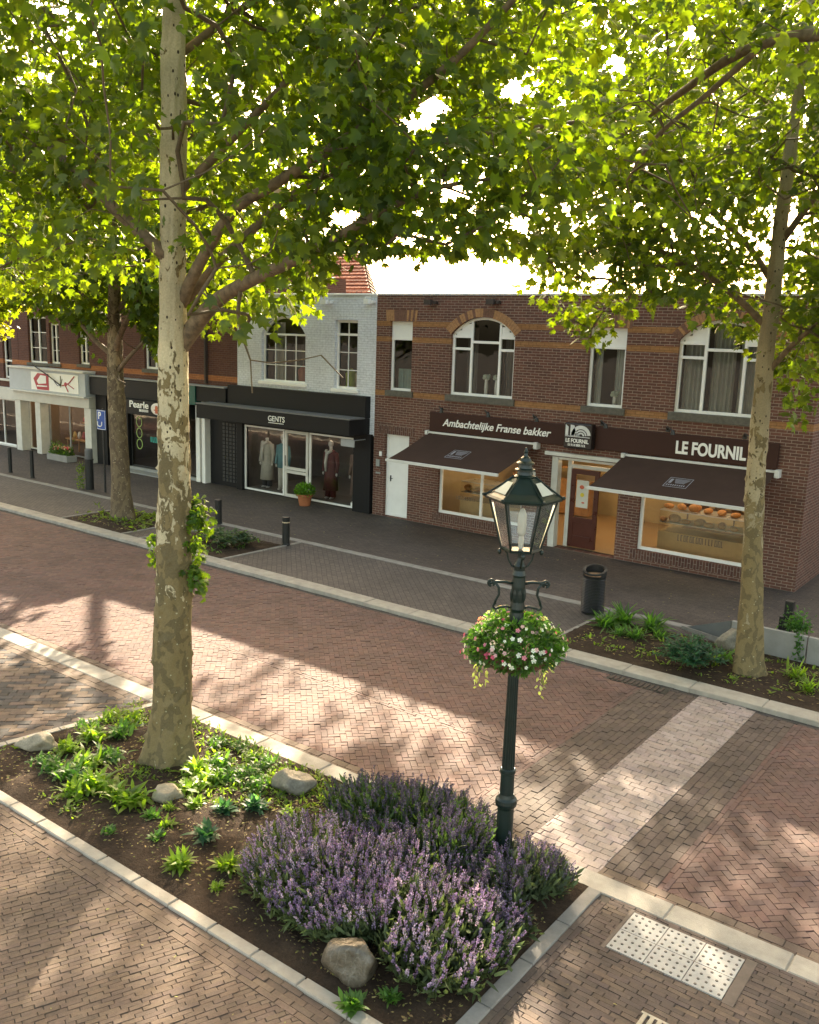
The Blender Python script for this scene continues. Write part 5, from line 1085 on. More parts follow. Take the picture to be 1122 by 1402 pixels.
mb.add(hx(rb, zb - .015) + hx(rb, zb - .005), [(5, 4, 3, 2, 1, 0), (6, 7, 8, 9, 10, 11)] + [(k, (k + 1) % 6, 6 + (k + 1) % 6, 6 + k) for k in range(6)])
lan = mb.build('lantern_frame', lampm, La)
for k in range(6):
    g_ = MB(); i, j = bt_[k], bt_[(k + 1) % 6]; u, v = tp[k], tp[(k + 1) % 6]; g_.poly([i, j, v, u]); g_.build('glass_pane', lampglass, lan)
mb = MB(); P6 = [(rt + .035, zt - .012), (rt + .04, zt + .008), (rt + .02, zt + .022), (.235, zt + .06), (.17, zt + .115), (.11, zt + .165), (.085, zt + .18)]
vs = []
for r, z in P6: vs += hx(r, z)
mb.add(vs, [(i * 6 + k, i * 6 + (k + 1) % 6, (i + 1) * 6 + (k + 1) % 6, (i + 1) * 6 + k) for i in range(len(P6) - 1) for k in range(6)])
mb.add(hx(rt + .03, zt - .013), [(5, 4, 3, 2, 1, 0)])
for k in range(6): mb.tube([hx(rt + .035, zt + .014)[k], hx(.17, zt + .122)[k], hx(.09, zt + .185)[k]], .008, 5); mb.ball(hx(rt + .045, zt + .015)[k], .017, 7, 5, (1, 1, 1))
roof_l = mb.build('lantern_roof', lampm, La)
mb = MB(); 
for k in (0, 1, 2, 3, 4, 5):
    if k in (5, 2): continue
    A_, B_ = hx(.262, zt + .047), hx(.15, zt + .138); i, j = k, (k + 1) % 6; q = [A_[i].lerp(A_[j], .14), A_[i].lerp(A_[j], .86), B_[i].lerp(B_[j], .8), B_[i].lerp(B_[j], .2)]; n_ = (q[1] - q[0]).cross(q[3] - q[0]).normalized(); n_ = n_ if n_.z > 0 else -n_; mb.poly([p + n_ * .006 for p in q])
mb.build('roof_pane', mat('milky_roof_pane', (.55, .55, .48), .35, var=.1, scale=6), roof_l)
mb = MB(); mb.lathe([(.085, 3.645), (.09, 3.655), (.07, 3.67), (.062, 3.7), (.085, 3.705), (.085, 3.715), (.062, 3.725), (.055, 3.755), (.075, 3.76), (.075, 3.77), (.05, 3.785), (.04, 3.81), (.02, 3.825), (.014, 3.85), (.02, 3.86), (.012, 3.875), (.006, 3.9)], (lx, ly, 0), 20); mb.build('finial', lampm, La, smooth=False)
for sg_ in (-1, 1):
    mb = MB(); mb.tube([lp_(.06, 3.77, ra), lp_(.075, 3.79, ra), lp_(.06, 3.8, ra)], .005, 5)
mb = MB(); mb.lathe([(.02, 3.03), (.025, 3.1), (.022, 3.14)], (lx, ly, 0), 12); mb.build('bulb_holder', MATS['white_paint'], lan)
bm, nt, p = newmat('frosted_bulb'); setin(nt, p, base=(.85, .85, .8), rough=.25); p.inputs['Subsurface Weight'].default_value = .0
mb = MB(); mb.lathe([(.02, 3.14), (.036, 3.17), (.04, 3.25), (.036, 3.33), (.02, 3.37), (.006, 3.38)], (lx, ly, 0), 16); mb.build('bulb', bm, lan, smooth=True)

# hanging flower ring around the post
FB = thing('flower_basket', 'round hanging flower basket with white and pink blossoms on the lamp post', 'flower basket', (lx, ly, 1.97))
mb = MB(); n = 28; vs = []; prof = [(.06, 1.985), (.16, 1.975), (.25, 2.0), (.31, 2.06), (.33, 2.14), (.3, 2.15), (.06, 2.14)]
mb.lathe(prof, (lx, ly, 0), 28); mb.build('bowl', mat('brown_bowl', (.11, .045, .025), .6, var=.3, scale=12), FB, smooth=True)
rng = np.random.default_rng(9); EL = np.array([(0, 0, 0), (.3, .22, -.03), (.65, .2, -.05), (1, 0, -.16), (.65, -.2, -.05), (.3, -.22, -.03), (.5, 0, .02)]); EF = np.array([(0, 1, 6), (1, 2, 6), (2, 3, 6), (3, 4, 6), (4, 5, 6), (5, 0, 6)]); ELL = (EL, EF)
N = 5200; u = rng.normal(size=(N, 3)); u /= np.linalg.norm(u, axis=1, keepdims=True); r = rng.uniform(.55, 1.04, N) ** .6
bump_ = 1 + .1 * np.sin(np.arctan2(u[:, 1], u[:, 0]) * 5) + .07 * np.sin(np.arctan2(u[:, 1], u[:, 0]) * 9 + 2)
P = np.array([lx, ly, 2.19]) + u * (r * bump_)[:, None] * np.array([.4, .4, .23]); P = P[(P[:, 2] > 2.0) & (np.hypot(P[:, 0] - lx, P[:, 1] - ly) > .07)]; N = len(P); D = (P - np.array([lx, ly, 2.15])) * 1.6 + rng.normal(0, .35, (N, 3)); D[:, 2] -= .1
leaves('foliage', P, D, rng.uniform(.03, .065, N), np.array((.04, .085, .018))[None] * rng.uniform(.5, 1.8, (N, 1)) * np.array([1, 1, 1]), FB, green_leaf, rng, shape=ELL)
def petals(name, P, s0, s1, colf, parent):
    for q in P:
        mb = MB(); q = Vector(q); nrm = (q - Vector((lx, ly, 2.1))).normalized(); u_ = nrm.orthogonal().normalized(); v_ = nrm.cross(u_); s_ = rnd.uniform(s0, s1); c = colf(); a0_ = rnd.uniform(0, 6); mb.col = (*c, 1)
        for k in range(5):
            a = a0_ + k * 1.2566; d = u_ * math.cos(a) + v_ * math.sin(a); e = u_ * math.cos(a + 1.57) + v_ * math.sin(a + 1.57); mb.add([q, q + d * s_ * .7 + e * s_ * .4 + nrm * .003, q + d * s_ + nrm * .005, q + d * s_ * .7 - e * s_ * .4 + nrm * .003], [(0, 1, 2, 3)])
        mb.build(name, litter_m, parent)
def shellp(n, rr=1.04, zlo=-.6):
    out = []
    while len(out) < n:
        u = rng.normal(size=3); u /= np.linalg.norm(u)
        if u[2] > zlo: th = math.atan2(u[1], u[0]); b_ = 1 + .1 * math.sin(th * 5) + .07 * math.sin(th * 9 + 2); out.append(np.array([lx, ly, 2.19]) + u * rr * b_ * np.array([.4, .4, .23]))
    return out
petals('white_flower', shellp(96), .015, .026, lambda: (.8, .78, .7), FB)
pk = [q for q in shellp(420, 1.1, -.3) if (q[0] - lx) * RIGHT.x + (q[1] - ly) * RIGHT.y < -.12 or rnd.random() < .28]
petals('pink_flower', pk[:98], .013, .024, lambda: rnd.choice(((.55, .08, .16), (.6, .2, .28), (.65, .38, .4))), FB)
TP = []
for k in range(9):
    a = ra + math.pi + rnd.uniform(-.5, .4) if k < 4 else ra + rnd.uniform(-.7, .2)
    L = rnd.uniform(.14, .32); r0 = rnd.uniform(.22, .34)
    for f in np.linspace(0, 1, 11): TP.append((lx + (r0 + .03 * f) * math.cos(a) + rnd.gauss(0, .012), ly + (r0 + .03 * f) * math.sin(a) + rnd.gauss(0, .012), 2.08 - L * f))
TP = np.array(TP); D = rng.normal(0, .5, TP.shape); D[:, 2] -= .7
leaves('trailing_leaves', TP, D, rng.uniform(.035, .055, len(TP)), np.array((.3, .32, .17))[None] * rng.uniform(.35, 1.3, (len(TP), 1)), FB, green_leaf, rng, shape=ELL)

# ------------------------------------------------------------------ lavender
lav_leaf = leaf_mat('lavender_leaf', (1, 1.05, .6), .22, 2.6, rough=.6)
spikem = leaf_mat('lavender_blossom', (1, .9, 1), .3, .8)
SL = np.array([(0, .09, 0), (0, -.09, 0), (.5, -.13, 0), (.5, .13, 0), (1, 0, -.1)]); SF = np.array([(0, 1, 2), (0, 2, 3), (3, 2, 4)]); BL = (SL, SF)
def lavender(label, cx, cy, rx, ry, h, nst, seed, cols, fol):
    rng = np.random.default_rng(seed); t = thing('lavender_bush', label, 'lavender', (cx, cy, 0), 'lavender bushes round the lamp post')
    nst = int(nst * .8); a = rng.uniform(0, 2 * np.pi, nst); r = np.sqrt(rng.uniform(0, 1, nst)); wob = 1 + .1 * np.sin(3 * a + seed) + .06 * np.sin(7 * a)
    X, Y = cx + rx * r * wob * np.cos(a), cy + ry * r * wob * np.sin(a); prof = np.sqrt(np.clip(1 - .82 * r ** 2.6, .05, 1)); lump = 1 + .16 * np.sin(X * 7 + seed) * np.cos(Y * 6) + rng.normal(0, .1, nst); top = h * prof * lump
    ok = (((X + 3.88) / .4) ** 2 + ((Y - 4.62) / .32) ** 2 > 1) & ((X - lx) ** 2 + (Y - ly + .1) ** 2 > .16 ** 2) & (X + .25 * (Y - 5.4) < -3.0 + .12 * np.sin(Y * 9)) & (X > BX0 + .1) & (X < BX1 + .08) & (Y > BY0 + .12) & (Y < BY1 + .08); X, Y, top, a, r = X[ok], Y[ok], top[ok], a[ok], r[ok]; nst = len(X)
    # leafy mass
    K = 17; idx = np.repeat(np.arange(nst), K); f = rng.uniform(.12, 1.15, nst * K)
    lean = np.stack([np.cos(a) * r * .16, np.sin(a) * r * .16], 1)
    P = np.stack([X[idx] + lean[idx, 0] * f + rng.normal(0, .03, nst * K), Y[idx] + lean[idx, 1] * f + rng.normal(0, .03, nst * K), top[idx] * f * .8 + .02], 1)
    D = rng.normal(0, .42, P.shape); D[:, 2] += .8; D[:, :2] += lean[idx] * 3
    leaves('foliage', P, D, rng.uniform(.06, .13, len(P)), np.array(fol)[None] * rng.uniform(.5, 1.6, (len(P), 1)), t, lav_leaf, rng, up=.2, shape=BL)
    # spikes: whorls of small buds on thin stems
    W = 40; idx = np.repeat(np.arange(nst), W); L = rng.uniform(.08, .17, nst); tl = rng.normal(0, .2, (nst, 2)) + lean * 2.2
    g_ = rng.uniform(0, 1, nst * W); ax = np.stack([tl[:, 0], tl[:, 1], np.ones(nst)], 1); ax /= np.linalg.norm(ax, axis=1, keepdims=True)
    B0 = np.stack([X + lean[:, 0], Y + lean[:, 1], top], 1); th = rng.uniform(0, 6.28, nst * W); rr = .008 * (1 - .6 * g_)
    P = B0[idx] + ax[idx] * (L[idx] * g_)[:, None] + np.stack([np.cos(th) * rr, np.sin(th) * rr, 0 * th], 1)
    D = np.stack([np.cos(th) * .8, np.sin(th) * .8, .7 + 0 * th], 1)
    cj = np.array(cols)[rng.integers(0, len(cols), nst)] * rng.uniform(.7, 1.35, (nst, 1))
    sp = leaves('flower_spikes', P, D, rng.uniform(.009, .017, len(P)), cj[idx] * rng.uniform(.75, 1.3, (len(P), 1)), t, spikem, rng, up=0, shape=(SL * np.array([1, 3.2, 1]), SF))
    tag(sp, kind='stuff')
    mb = MB()
    for i in range(nst):
        if i % 1 == 0:
            b0 = Vector(B0[i]); d0 = Vector(ax[i]); s_ = .0022; e = b0 + d0 * float(L[i]); o = Vector((X[i], Y[i], top[i] * .55))
            mb.add([o + Vector((s_, 0, 0)), o - Vector((s_, 0, 0)), e - Vector((s_, 0, 0)), e + Vector((s_, 0, 0))], [(0, 1, 2, 3)]); mb.add([o + Vector((0, s_, 0)), o - Vector((0, s_, 0)), e - Vector((0, s_, 0)), e + Vector((0, s_, 0))], [(0, 1, 2, 3)])
    tag(mb.build('flower_stems', mat('lavender_stem', (.09, .11, .05), .7), t), kind='stuff')
LC = [(.31, .215, .35), (.37, .28, .41), (.27, .18, .31), (.48, .38, .46)]; LD = [(.11, .085, .14), (.15, .12, .18), (.09, .07, .11)]
lavender('broad pale violet lavender bush behind the large front boulder', -4.05, 5.42, .92, .72, .3, 1150, 3, LC, (.075, .1, .04))
lavender('light violet lavender bush at the left of the lavender patch', -4.8, 5.4, .6, .62, .32, 600, 4, LC, (.085, .11, .04))
lavender('dark lavender bush with green top behind the front bushes', -4.55, 6.35, .85, .45, .4, 600, 5, LD, (.05, .085, .022))
lavender('dark violet lavender bush beside the lamp post at the bed corner', -3.42, 6.2, .36, .52, .27, 420, 6, LD + LC[:1], (.055, .075, .035))

# ------------------------------------------------------------------ perennials in the beds
STRIP = lambda w_, bend: (np.array([(0, w_ * .3, 0), (0, -w_ * .3, 0), (.35, w_ * .5, .02), (.35, -w_ * .5, .02), (.7, w_ * .42, -bend * .4), (.7, -w_ * .42, -bend * .4), (1, 0, -bend)]), np.array([(0, 1, 3), (0, 3, 2), (2, 3, 5), (2, 5, 4), (4, 5, 6)]))
def plant(name, label, x, y, n, L, w_, bend, col, seed, up=.9, spread=.05, group=None, cat='plant', z=.03):
    rng = np.random.default_rng(seed); a = rng.uniform(0, 6.28, n); el = rng.uniform(.15, 1.45, n) * up
    P = np.stack([x + rng.normal(0, spread, n), y + rng.normal(0, spread, n), z + np.abs(rng.normal(0, spread * .5, n))], 1); D = np.stack([np.cos(a) * np.cos(el), np.sin(a) * np.cos(el), np.sin(el)], 1)
    D = np.array(D); N = len(P); U = np.zeros((N, 3)); U[:, 2] = 1
    o = leaves(name, P, D, L * rng.uniform(.55, 1.15, n), np.array(col)[None] * rng.uniform(.6, 1.5, (n, 1)), None, green_leaf, rng, up=4.0, shape=STRIP(w_, bend))
    return tag(o, label, cat, group)
YG = (.12, .17, .02); MG = (.06, .12, .025); BG = (.035, .085, .05)
def near(px, py):
    return at(px, py, .03)
spec = []
for px, py, L, c in [(130, 1012, .2, 0), (95, 1028, .16, 0), (165, 1006, .18, 1), (118, 1050, .22, 0), (150, 1040, .18, 1), (98, 1066, .2, 1), (132, 1078, .25, 0), (105, 1088, .2, 0), (160, 1092, .2, 0), (185, 1100, .2, 0), (75, 1056, .15, 1), (62, 1045, .12, 1), (180, 990, .14, 0), (150, 985, .12, 0), (120, 996, .12, 1),
    (268, 1060, .2, 0), (285, 1072, .18, 0), (255, 1082, .16, 0), (300, 1050, .15, 1), (310, 1068, .16, 1), (340, 1062, .14, 1), (365, 1048, .12, 1), (345, 1040, .11, 0), (300, 1020, .1, 1), (330, 1025, .1, 1), (380, 1070, .1, 0), (355, 1078, .12, 1)]: spec.append((px, py, L, c))
adj = ['bushy', 'spreading', 'dense', 'loose', 'low', 'upright', 'ragged', 'fanned', 'compact', 'floppy']
for i, (px, py, L, c) in enumerate(spec):
    p = near(px, py); side, n0 = ('in the clump left of the near trunk', 0) if px < 230 else ('in the patch right of the near trunk', 15); q = i - n0
    where = ['parking bay side', 'middle', 'pavement side'][0 if py < (1020 if n0 == 0 else 1050) else 1 if py < (1065 if n0 == 0 else 1066) else 2]
    plant('groundcover_perennial', '%s %s plant %s, %s' % (adj[q % 10] + (' little' if q >= 10 else ''), 'yellow green' if c == 0 else 'mid green', side, where), p.x, p.y, 95, L * .8, .27, .4, YG if c == 0 else MG, 100 + i, spread=.06, group='leafy perennials round the near trunk')
singles = [(308, 1112, .14, BG, 'blue green rosette plant near the brown boulder, left of its twin'), (350, 1108, .15, BG, 'blue green rosette plant below the brown boulder'), (268, 1104, .12, YG, 'small yellow green plant right of the flat buff rock'), (230, 1132, .1, YG, 'sparse yellow blades on bare soil below the flat buff rock'), (216, 1150, .1, MG, 'small mid green tuft on bare soil at the bed middle'),
    (281, 1146, .16, BG, 'dark green rosette plant in the middle of the bed'), (247, 1186, .17, YG, 'round bright lime plant nearest the left bed kerb'), (312, 1190, .15, YG, 'lime yellow plant beside the lavender'), (298, 1216, .07, YG, 'tiny lime sprout below the lime yellow plant'), (208, 1120, .1, MG, 'small tuft left of the bare soil patch'), (232, 1108, .07, YG, 'tiny sprout under the flat buff rock'), (395, 1118, .09, YG, 'little yellow tuft by the lavender edge'), (150, 1140, .07, MG, 'tiny green sprout near the left kerb'), (484, 1380, .12, MG, 'low green sprig in front of the large boulder'), (535, 1368, .08, MG, 'small sprig right of the large front boulder')]
for i, (px, py, L, c, lab) in enumerate(singles):
    p = near(px, py); plant('small_perennial', lab, p.x, p.y, 90, L * .95, .3 if c != YG else .26, .3, c, 200 + i, spread=.025)
# low weeds as cover
def weeds(label, n, f, L=.06, col=(.1, .14, .02), seed=1, name='ground_cover'):
    rng = np.random.default_rng(seed); P = []
    while len(P) < n:
        q = f(rng)
        if q is None: continue
        for _ in range(5): P.append((q[0] + rng.normal(0, .03), q[1] + rng.normal(0, .03), .035 + soil_h(q[0], q[1])))
    P = np.array(P); D = rng.normal(0, .6, P.shape); D[:, 2] = np.abs(D[:, 2]) * .7 + .15
    return tag(leaves(name, P, D, L * rng.uniform(.4, 1.2, len(P)), np.array(col)[None] * rng.uniform(.5, 1.6, (len(P), 1)), None, green_leaf, rng, up=1.5, shape=STRIP(.35, .3)), label, 'ground cover', kind='stuff')
def wf(rng):
    x, y = rng.uniform(BX0 + .3, -5.6), rng.uniform(BY0 + .3, BY1 - .05); k = noise.noise(Vector((x * 1.1, y * 1.1, 5))) + (.35 if y > 6 else -.1)
    return (x, y) if k > .12 else None
weeds('low yellow green weeds spread over the near bed', 3600, wf)
weeds('sparse low weeds over the bed by the concrete wall', 900, lambda r: (r.uniform(-6.2, 1), r.uniform(12.6, 14.2)), .09, seed=2)
weeds('low weeds in the bed of the brown trunked tree', 900, lambda r: (r.normal(-18.9, .7), min(14.1, max(12.6, r.normal(13.5, .4)))), .11, (.09, .12, .02), 3)
weeds('low weeds in the small bed beside the bollards', 260, lambda r: (r.uniform(-16.3, -14.5), r.uniform(12.6, 14)), .1, (.06, .1, .03), 4)
for i, (px, py, L, c, nn, lab) in enumerate([(829, 855, .33, MG, 120, 'round green sedge tuft at the left end of the far bed'), (853, 850, .38, MG, 130, 'tallest green sedge tuft of the far bed'), (894, 858, .36, MG, 110, 'upright green sedge tuft nearest the blue green spurge'), (870, 870, .25, MG, 90, 'low green sedge tuft in front of the tallest one'), (848, 866, .2, MG, 80, 'small sedge tuft with reddish base in front'), (905, 870, .2, MG, 70, 'short sedge tuft before the upright one')]):
    p = near(px, py + 4); plant('sedge_tuft', lab, p.x, p.y, nn, L, .09, .25, c, 300 + i, spread=.05, group='green sedge tufts in the far bed')
for i, (px, py, L, lab) in enumerate([(990, 905, .22, 'leafy green plant left of the mottled trunk foot'), (1058, 880, .25, 'lime weedy clump behind the mottled trunk'), (1090, 928, .22, 'pale feathery plant right of the mottled trunk'), (1108, 945, .2, 'pale arching plant at the right edge of the far bed'), (1035, 890, .16, 'small lime weed just right of the mottled trunk'), (965, 905, .18, 'small plant between the spurge and the trunk')]):
    p = near(px, py); plant('bed_plant', lab, p.x, p.y, 60, L, .14, .35, YG if i else MG, 330 + i, spread=.06)
def spurge(label, px, py, r, h, seed, col=(.03, .075, .05), n=60, K=46, L=.09):
    p = near(px, py); rng = np.random.default_rng(seed); t = thing('spurge_shrub', label, 'shrub', (p.x, p.y, 0)); st = MB(); P = []; D = []
    for k in range(n):
        a = rng.uniform(0, 6.28); q = math.sqrt(rng.uniform(0, 1)); e = Vector((p.x + r * q * math.cos(a), p.y + r * q * math.sin(a), h * (1 - .6 * q * q) * rng.uniform(.75, 1.1))); b = Vector((p.x + .1 * q * math.cos(a), p.y + .1 * q * math.sin(a), .02)); m_ = b.lerp(e, .5) + Vector((0, 0, .06)); st.tube([b, m_, e], [.008, .006, .004], 5)
        for _ in range(K): f = rng.uniform(.35, 1); c = m_.lerp(e, f * 2 - 1) if f > .5 else b.lerp(m_, f * 2); P.append(c); an = rng.uniform(0, 6.28); D.append((math.cos(an), math.sin(an), rng.uniform(-.2, .7)))
    P = np.array([tuple(q) for q in P]); D = np.array(D); leaves('foliage', P, D, L * rng.uniform(.6, 1.2, len(P)), np.array(col)[None] * rng.uniform(.6, 1.6, (len(P), 1)), t, green_leaf, rng, up=1.5, shape=STRIP(.2, .15)); st.build('stems', twig, t); return t
spurge('large blue green spurge shrub left of the mottled trunk', 943, 912, .55, .5, 61, n=75)
spurge('dark leafy shrub in the small bed behind the near trunk', 322, 748, .5, .42, 62, (.05, .075, .05), 34, 40, .12); spurge('grey green shrub at the bollard end of the small bed', 300, 744, .35, .4, 63, (.05, .08, .05), 24, 40, .12)
# ------------------------------------------------------------------ boulders
def rock_mat(name, a, b, c, rough=.6):
    m, nt, p = newmat(name); co = coords(nt); n = nd(nt, 'TexNoise', {'Vector': co, 'Scale': 7.0, 'Detail': 9.0, 'Roughness': .7}); n2 = nd(nt, 'TexNoise', {'Vector': co, 'Scale': 45.0, 'Detail': 5.0}); wv = nd(nt, 'TexWave', {'Vector': co, 'Scale': 5.0, 'Distortion': 9.0, 'Detail': 4.0})
    cc = ramp(nt, n.outputs[0], [(.3, a), (.5, b), (.7, c)]); cc = mixc(nt, math_(nt, 'MULTIPLY', ramp(nt, wv.outputs[0], [(.9, (0, 0, 0)), (.98, (1, 1, 1))]), .12), cc, (.4, .36, .28))
    cc = mixc(nt, .5, cc, ramp(nt, n2.outputs[0], [(.3, (.6, .6, .6)), (.7, (1.15, 1.15, 1.15))]), 'MULTIPLY')
    setin(nt, p, base=cc, rough=rough, normal=bump(nt, math_(nt, 'ADD', n.outputs[0], math_(nt, 'MULTIPLY', n2.outputs[0], .3)), .7, .02)); return m
def boulder(label, x, y, sx, sy, sz, seed, m, rz=0.0, cuts=()):
    mb = MB(); nu, nv = 44, 26; vs = []
    r_ = random.Random(seed); planes = [(Vector((r_.gauss(0, 1), r_.gauss(0, 1), r_.gauss(.2, .7))).normalized(), r_.uniform(.62, .86)) for _ in range(11)]
    for j in range(nv + 1):
        t = math.pi * j / nv
        for i in range(nu):
            a = 2 * math.pi * i / nu; d = Vector((math.sin(t) * math.cos(a), math.sin(t) * math.sin(a), -math.cos(t))); q = 1.0
            for n_, h in planes:
                k = d.dot(n_)
                if k > .05: q = min(q, h / k)
            q += .06 * noise.noise(d * 1.8 + Vector((seed, 0, 0))) + .025 * noise.noise(d * 6 + Vector((0, seed, 0))); vs.append((x + q * (d.x * sx * math.cos(rz) - d.y * sy * math.sin(rz)), y + q * (d.x * sx * math.sin(rz) + d.y * sy * math.cos(rz)), sz * .62 + d.z * sz * q))
    mb.add(vs, [(j * nu + i, j * nu + (i + 1) % nu, (j + 1) * nu + (i + 1) % nu, (j + 1) * nu + i) for j in range(nv) for i in range(nu)])
    o = mb.build('boulder', m, smooth=True); return tag(o, label, 'rock')
rkA = rock_mat('brown_rock', (.07, .055, .038), (.12, .095, .065), (.18, .145, .105), .3); rkB = rock_mat('grey_rock', (.13, .115, .09), (.2, .175, .13), (.28, .25, .2)); rkC = rock_mat('buff_rock', (.22, .18, .12), (.3, .25, .17), (.36, .31, .22))
p = at(472, 1348); boulder('large shiny brown boulder in front of the lavender', p.x - .03, p.y + .12, .24, .19, .19, 3, rkA, .5)
p = at(397, 1092); boulder('grey brown boulder by the kerb behind the lavender', p.x - .05, p.y + .12, .26, .18, .155, 8, rkB, .6)
p = at(225, 1098); boulder('small flat buff rock in front of the near trunk', p.x, p.y + .06, .2, .13, .105, 5, rkC, .55)
p = at(45, 1030); boulder('buff rock at the left end of the near bed', p.x, p.y + .08, .27, .17, .13, 6, rkC, .7)
p = at(1000, 893); boulder('pale rock behind the foot of the mottled trunk', p.x - .02, p.y + .12, .27, .2, .22, 7, rkB, .2)

# ------------------------------------------------------------------ street furniture
tile_m = mat('pale_tactile_concrete', (.4, .38, .35), .8, var=.12, scale=9, bmp=.35, bscale=90)
mb = MB(); mb.box(-.153, .153, -.138, .138, -.03, .007); mb.mi = 1
for a in range(5):
    for b in range(4): mb.lathe([(.012, .0), (.011, .004), (.007, .0055)], (-.122 + a * .061 + rnd.gauss(0, .001), -.105 + b * .07, .0071), 10)
T0 = mb.build('tactile_tile', [tile_m, mat('dark_stud', (.12, .1, .085), .6)], loc=(0, 0, 0))
for j in range(2):
    for i in range(3):
        o = T0 if i + j == 0 else T0.copy()
        if i + j: C.objects.link(o)
        tag(o, 'pale studded tactile tile, %s of the row %s' % (('leftmost', 'middle one', 'rightmost')[i], ('along the near kerb', 'farther from the kerb')[j]), 'paving tile', 'tactile paving tiles')
        o.location = (-2.372 + i * .313, 6.62 - j * .283, .001)
mb = MB(); mb.box(-2.56, -2.53, 6.17, 6.79, -.02, .006); mb.box(-1.585, -1.5, 6.17, 6.79, -.02, .006); tag(mb.build('tile_border', mat('border_brick', (.13, .1, .08), .8, var=.3)), kind='structure')
p = at(905, 1400); t = thing('drain_grate', 'small ribbed steel drain grate at the bottom of the pavement', 'drain', (p.x, p.y - .1, 0)); mb = MB()
for k in range(5): mb.box(p.x - .13 + k * .055, p.x - .1 + k * .055, p.y - .2, p.y, -.005, .009)
mb.build('bar', mat('worn_steel', (.35, .34, .31), .4, metal=.5), t); mb = MB(); mb.box(p.x - .15, p.x + .15, p.y - .225, p.y - .2, -.02, .006); mb.box(p.x - .15, p.x + .15, p.y, p.y + .02, -.02, .006); mb.build('frame', MATS['worn_steel'], t)
t = thing('gutter_drain', 'dark slotted gutter drain beside the far kerb', 'drain', (-4.75, 11.9, RZ)); mb = MB()
for k in range(11): mb.box(-5.1 + k * .075, -5.06 + k * .075, 11.78, 11.97, RZ, RZ + .012)
mb.build('bar', dk, t); mb = MB(); mb.box(-5.14, -4.24, 11.76, 11.99, RZ - .02, RZ + .003); mb.build('frame', blackm, t)
def bollard(x, y, h, r, lab, band=True):
    t = thing('bollard', lab, 'bollard', (x, y, 0), 'black bollards along the pavement'); mb = MB(); mb.lathe([(r * 1.15, 0), (r * 1.15, .03), (r, .04), (r, h - .04), (r * 1.08, h - .035), (r * 1.08, h - .01), (r * .8, h)], (x, y, 0), 18); mb.build('post', blackm, t, smooth=False)
    if band: mb = MB(); mb.lathe([(r + .003, h - .14), (r + .003, h - .115)], (x, y, 0), 18); mb.build('band', mat('pale_band', (.4, .32, .22), .4), t)
bollard(-14.2, 14.3, .66, .085, 'black bollard with pale band at the corner of the small bed'); bollard(-17.0, 14.75, .62, .085, 'black bollard partly hidden by the leafy shoots of the near trunk', False)
bollard(-26.13, 15.16, .88, .06, 'thin dark bollard second from the left edge', False); bollard(-27.55, 15.24, .82, .06, 'thin dark bollard at the left edge of the pavement', False)
t = thing('post_bin', 'tall dark post bin with creeper before the gift shop', 'bin', (-23.3, 15.28, 0)); mb = MB(); mb.lathe([(.12, 0), (.12, .85), (.13, .86), (.13, .9)], (-23.25, 15.28, 0), 16); mb.build('body', blackm, t); mb = MB(); mb.lathe([(.115, .9), (.115, 1.15), (.1, 1.2)], (-23.25, 15.28, 0), 16); mb.build('head', mat('grey_head', (.1, .1, .1), .5), t)
rng = np.random.default_rng(77); P = np.array([(-23.42 + rng.normal(0, .05), 15.1 + rng.normal(0, .06), rng.uniform(0, .8)) for _ in range(220)]); D = rng.normal(0, 1, P.shape); leaves('creeper', P, D, rng.uniform(.05, .09, len(P)), np.array((.07, .1, .02))[None] * rng.uniform(.6, 1.4, (len(P), 1)), t, green_leaf, rng, shape=ELL)
# parking sign
t = thing('parking_sign', 'blue parking sign on a thin black post beside the brown trunk', 'sign', (-22.53, 15.31, 0)); mb = MB(); mb.tube([(-22.53, 15.31, 0), (-22.53, 15.31, 2.42)], .032, 10); mb.build('post', blackm, t)
mb = MB(); mb.box(-22.75, -22.33, 15.25, 15.27, 1.82, 2.38); pb = mb.build('plate', mat('sign_blue', (.01, .07, .32), .4, var=.03), t, bevel=.01)
mb = MB(); mb.box(-22.74, -22.34, 15.246, 15.249, 1.83, 1.842); mb.box(-22.74, -22.34, 15.246, 15.249, 2.358, 2.37); mb.box(-22.74, -22.728, 15.246, 15.249, 1.842, 2.358); mb.box(-22.352, -22.34, 15.246, 15.249, 1.842, 2.358)
c = [(-22.6 + .1 * math.cos(R(a)), 15.243, 1.98 + .07 * math.sin(R(a))) for a in range(180, 361, 20)]; mb.tube([(-22.7, 15.243, 2.05)] + c + [(-22.5, 15.243, 2.05)], .016, 6); mb.build('symbol', lett, pb)
text('letter', 'P', (-22.68, 15.247, 2.13), .28, lett, pb, off=.008, depth=.002)
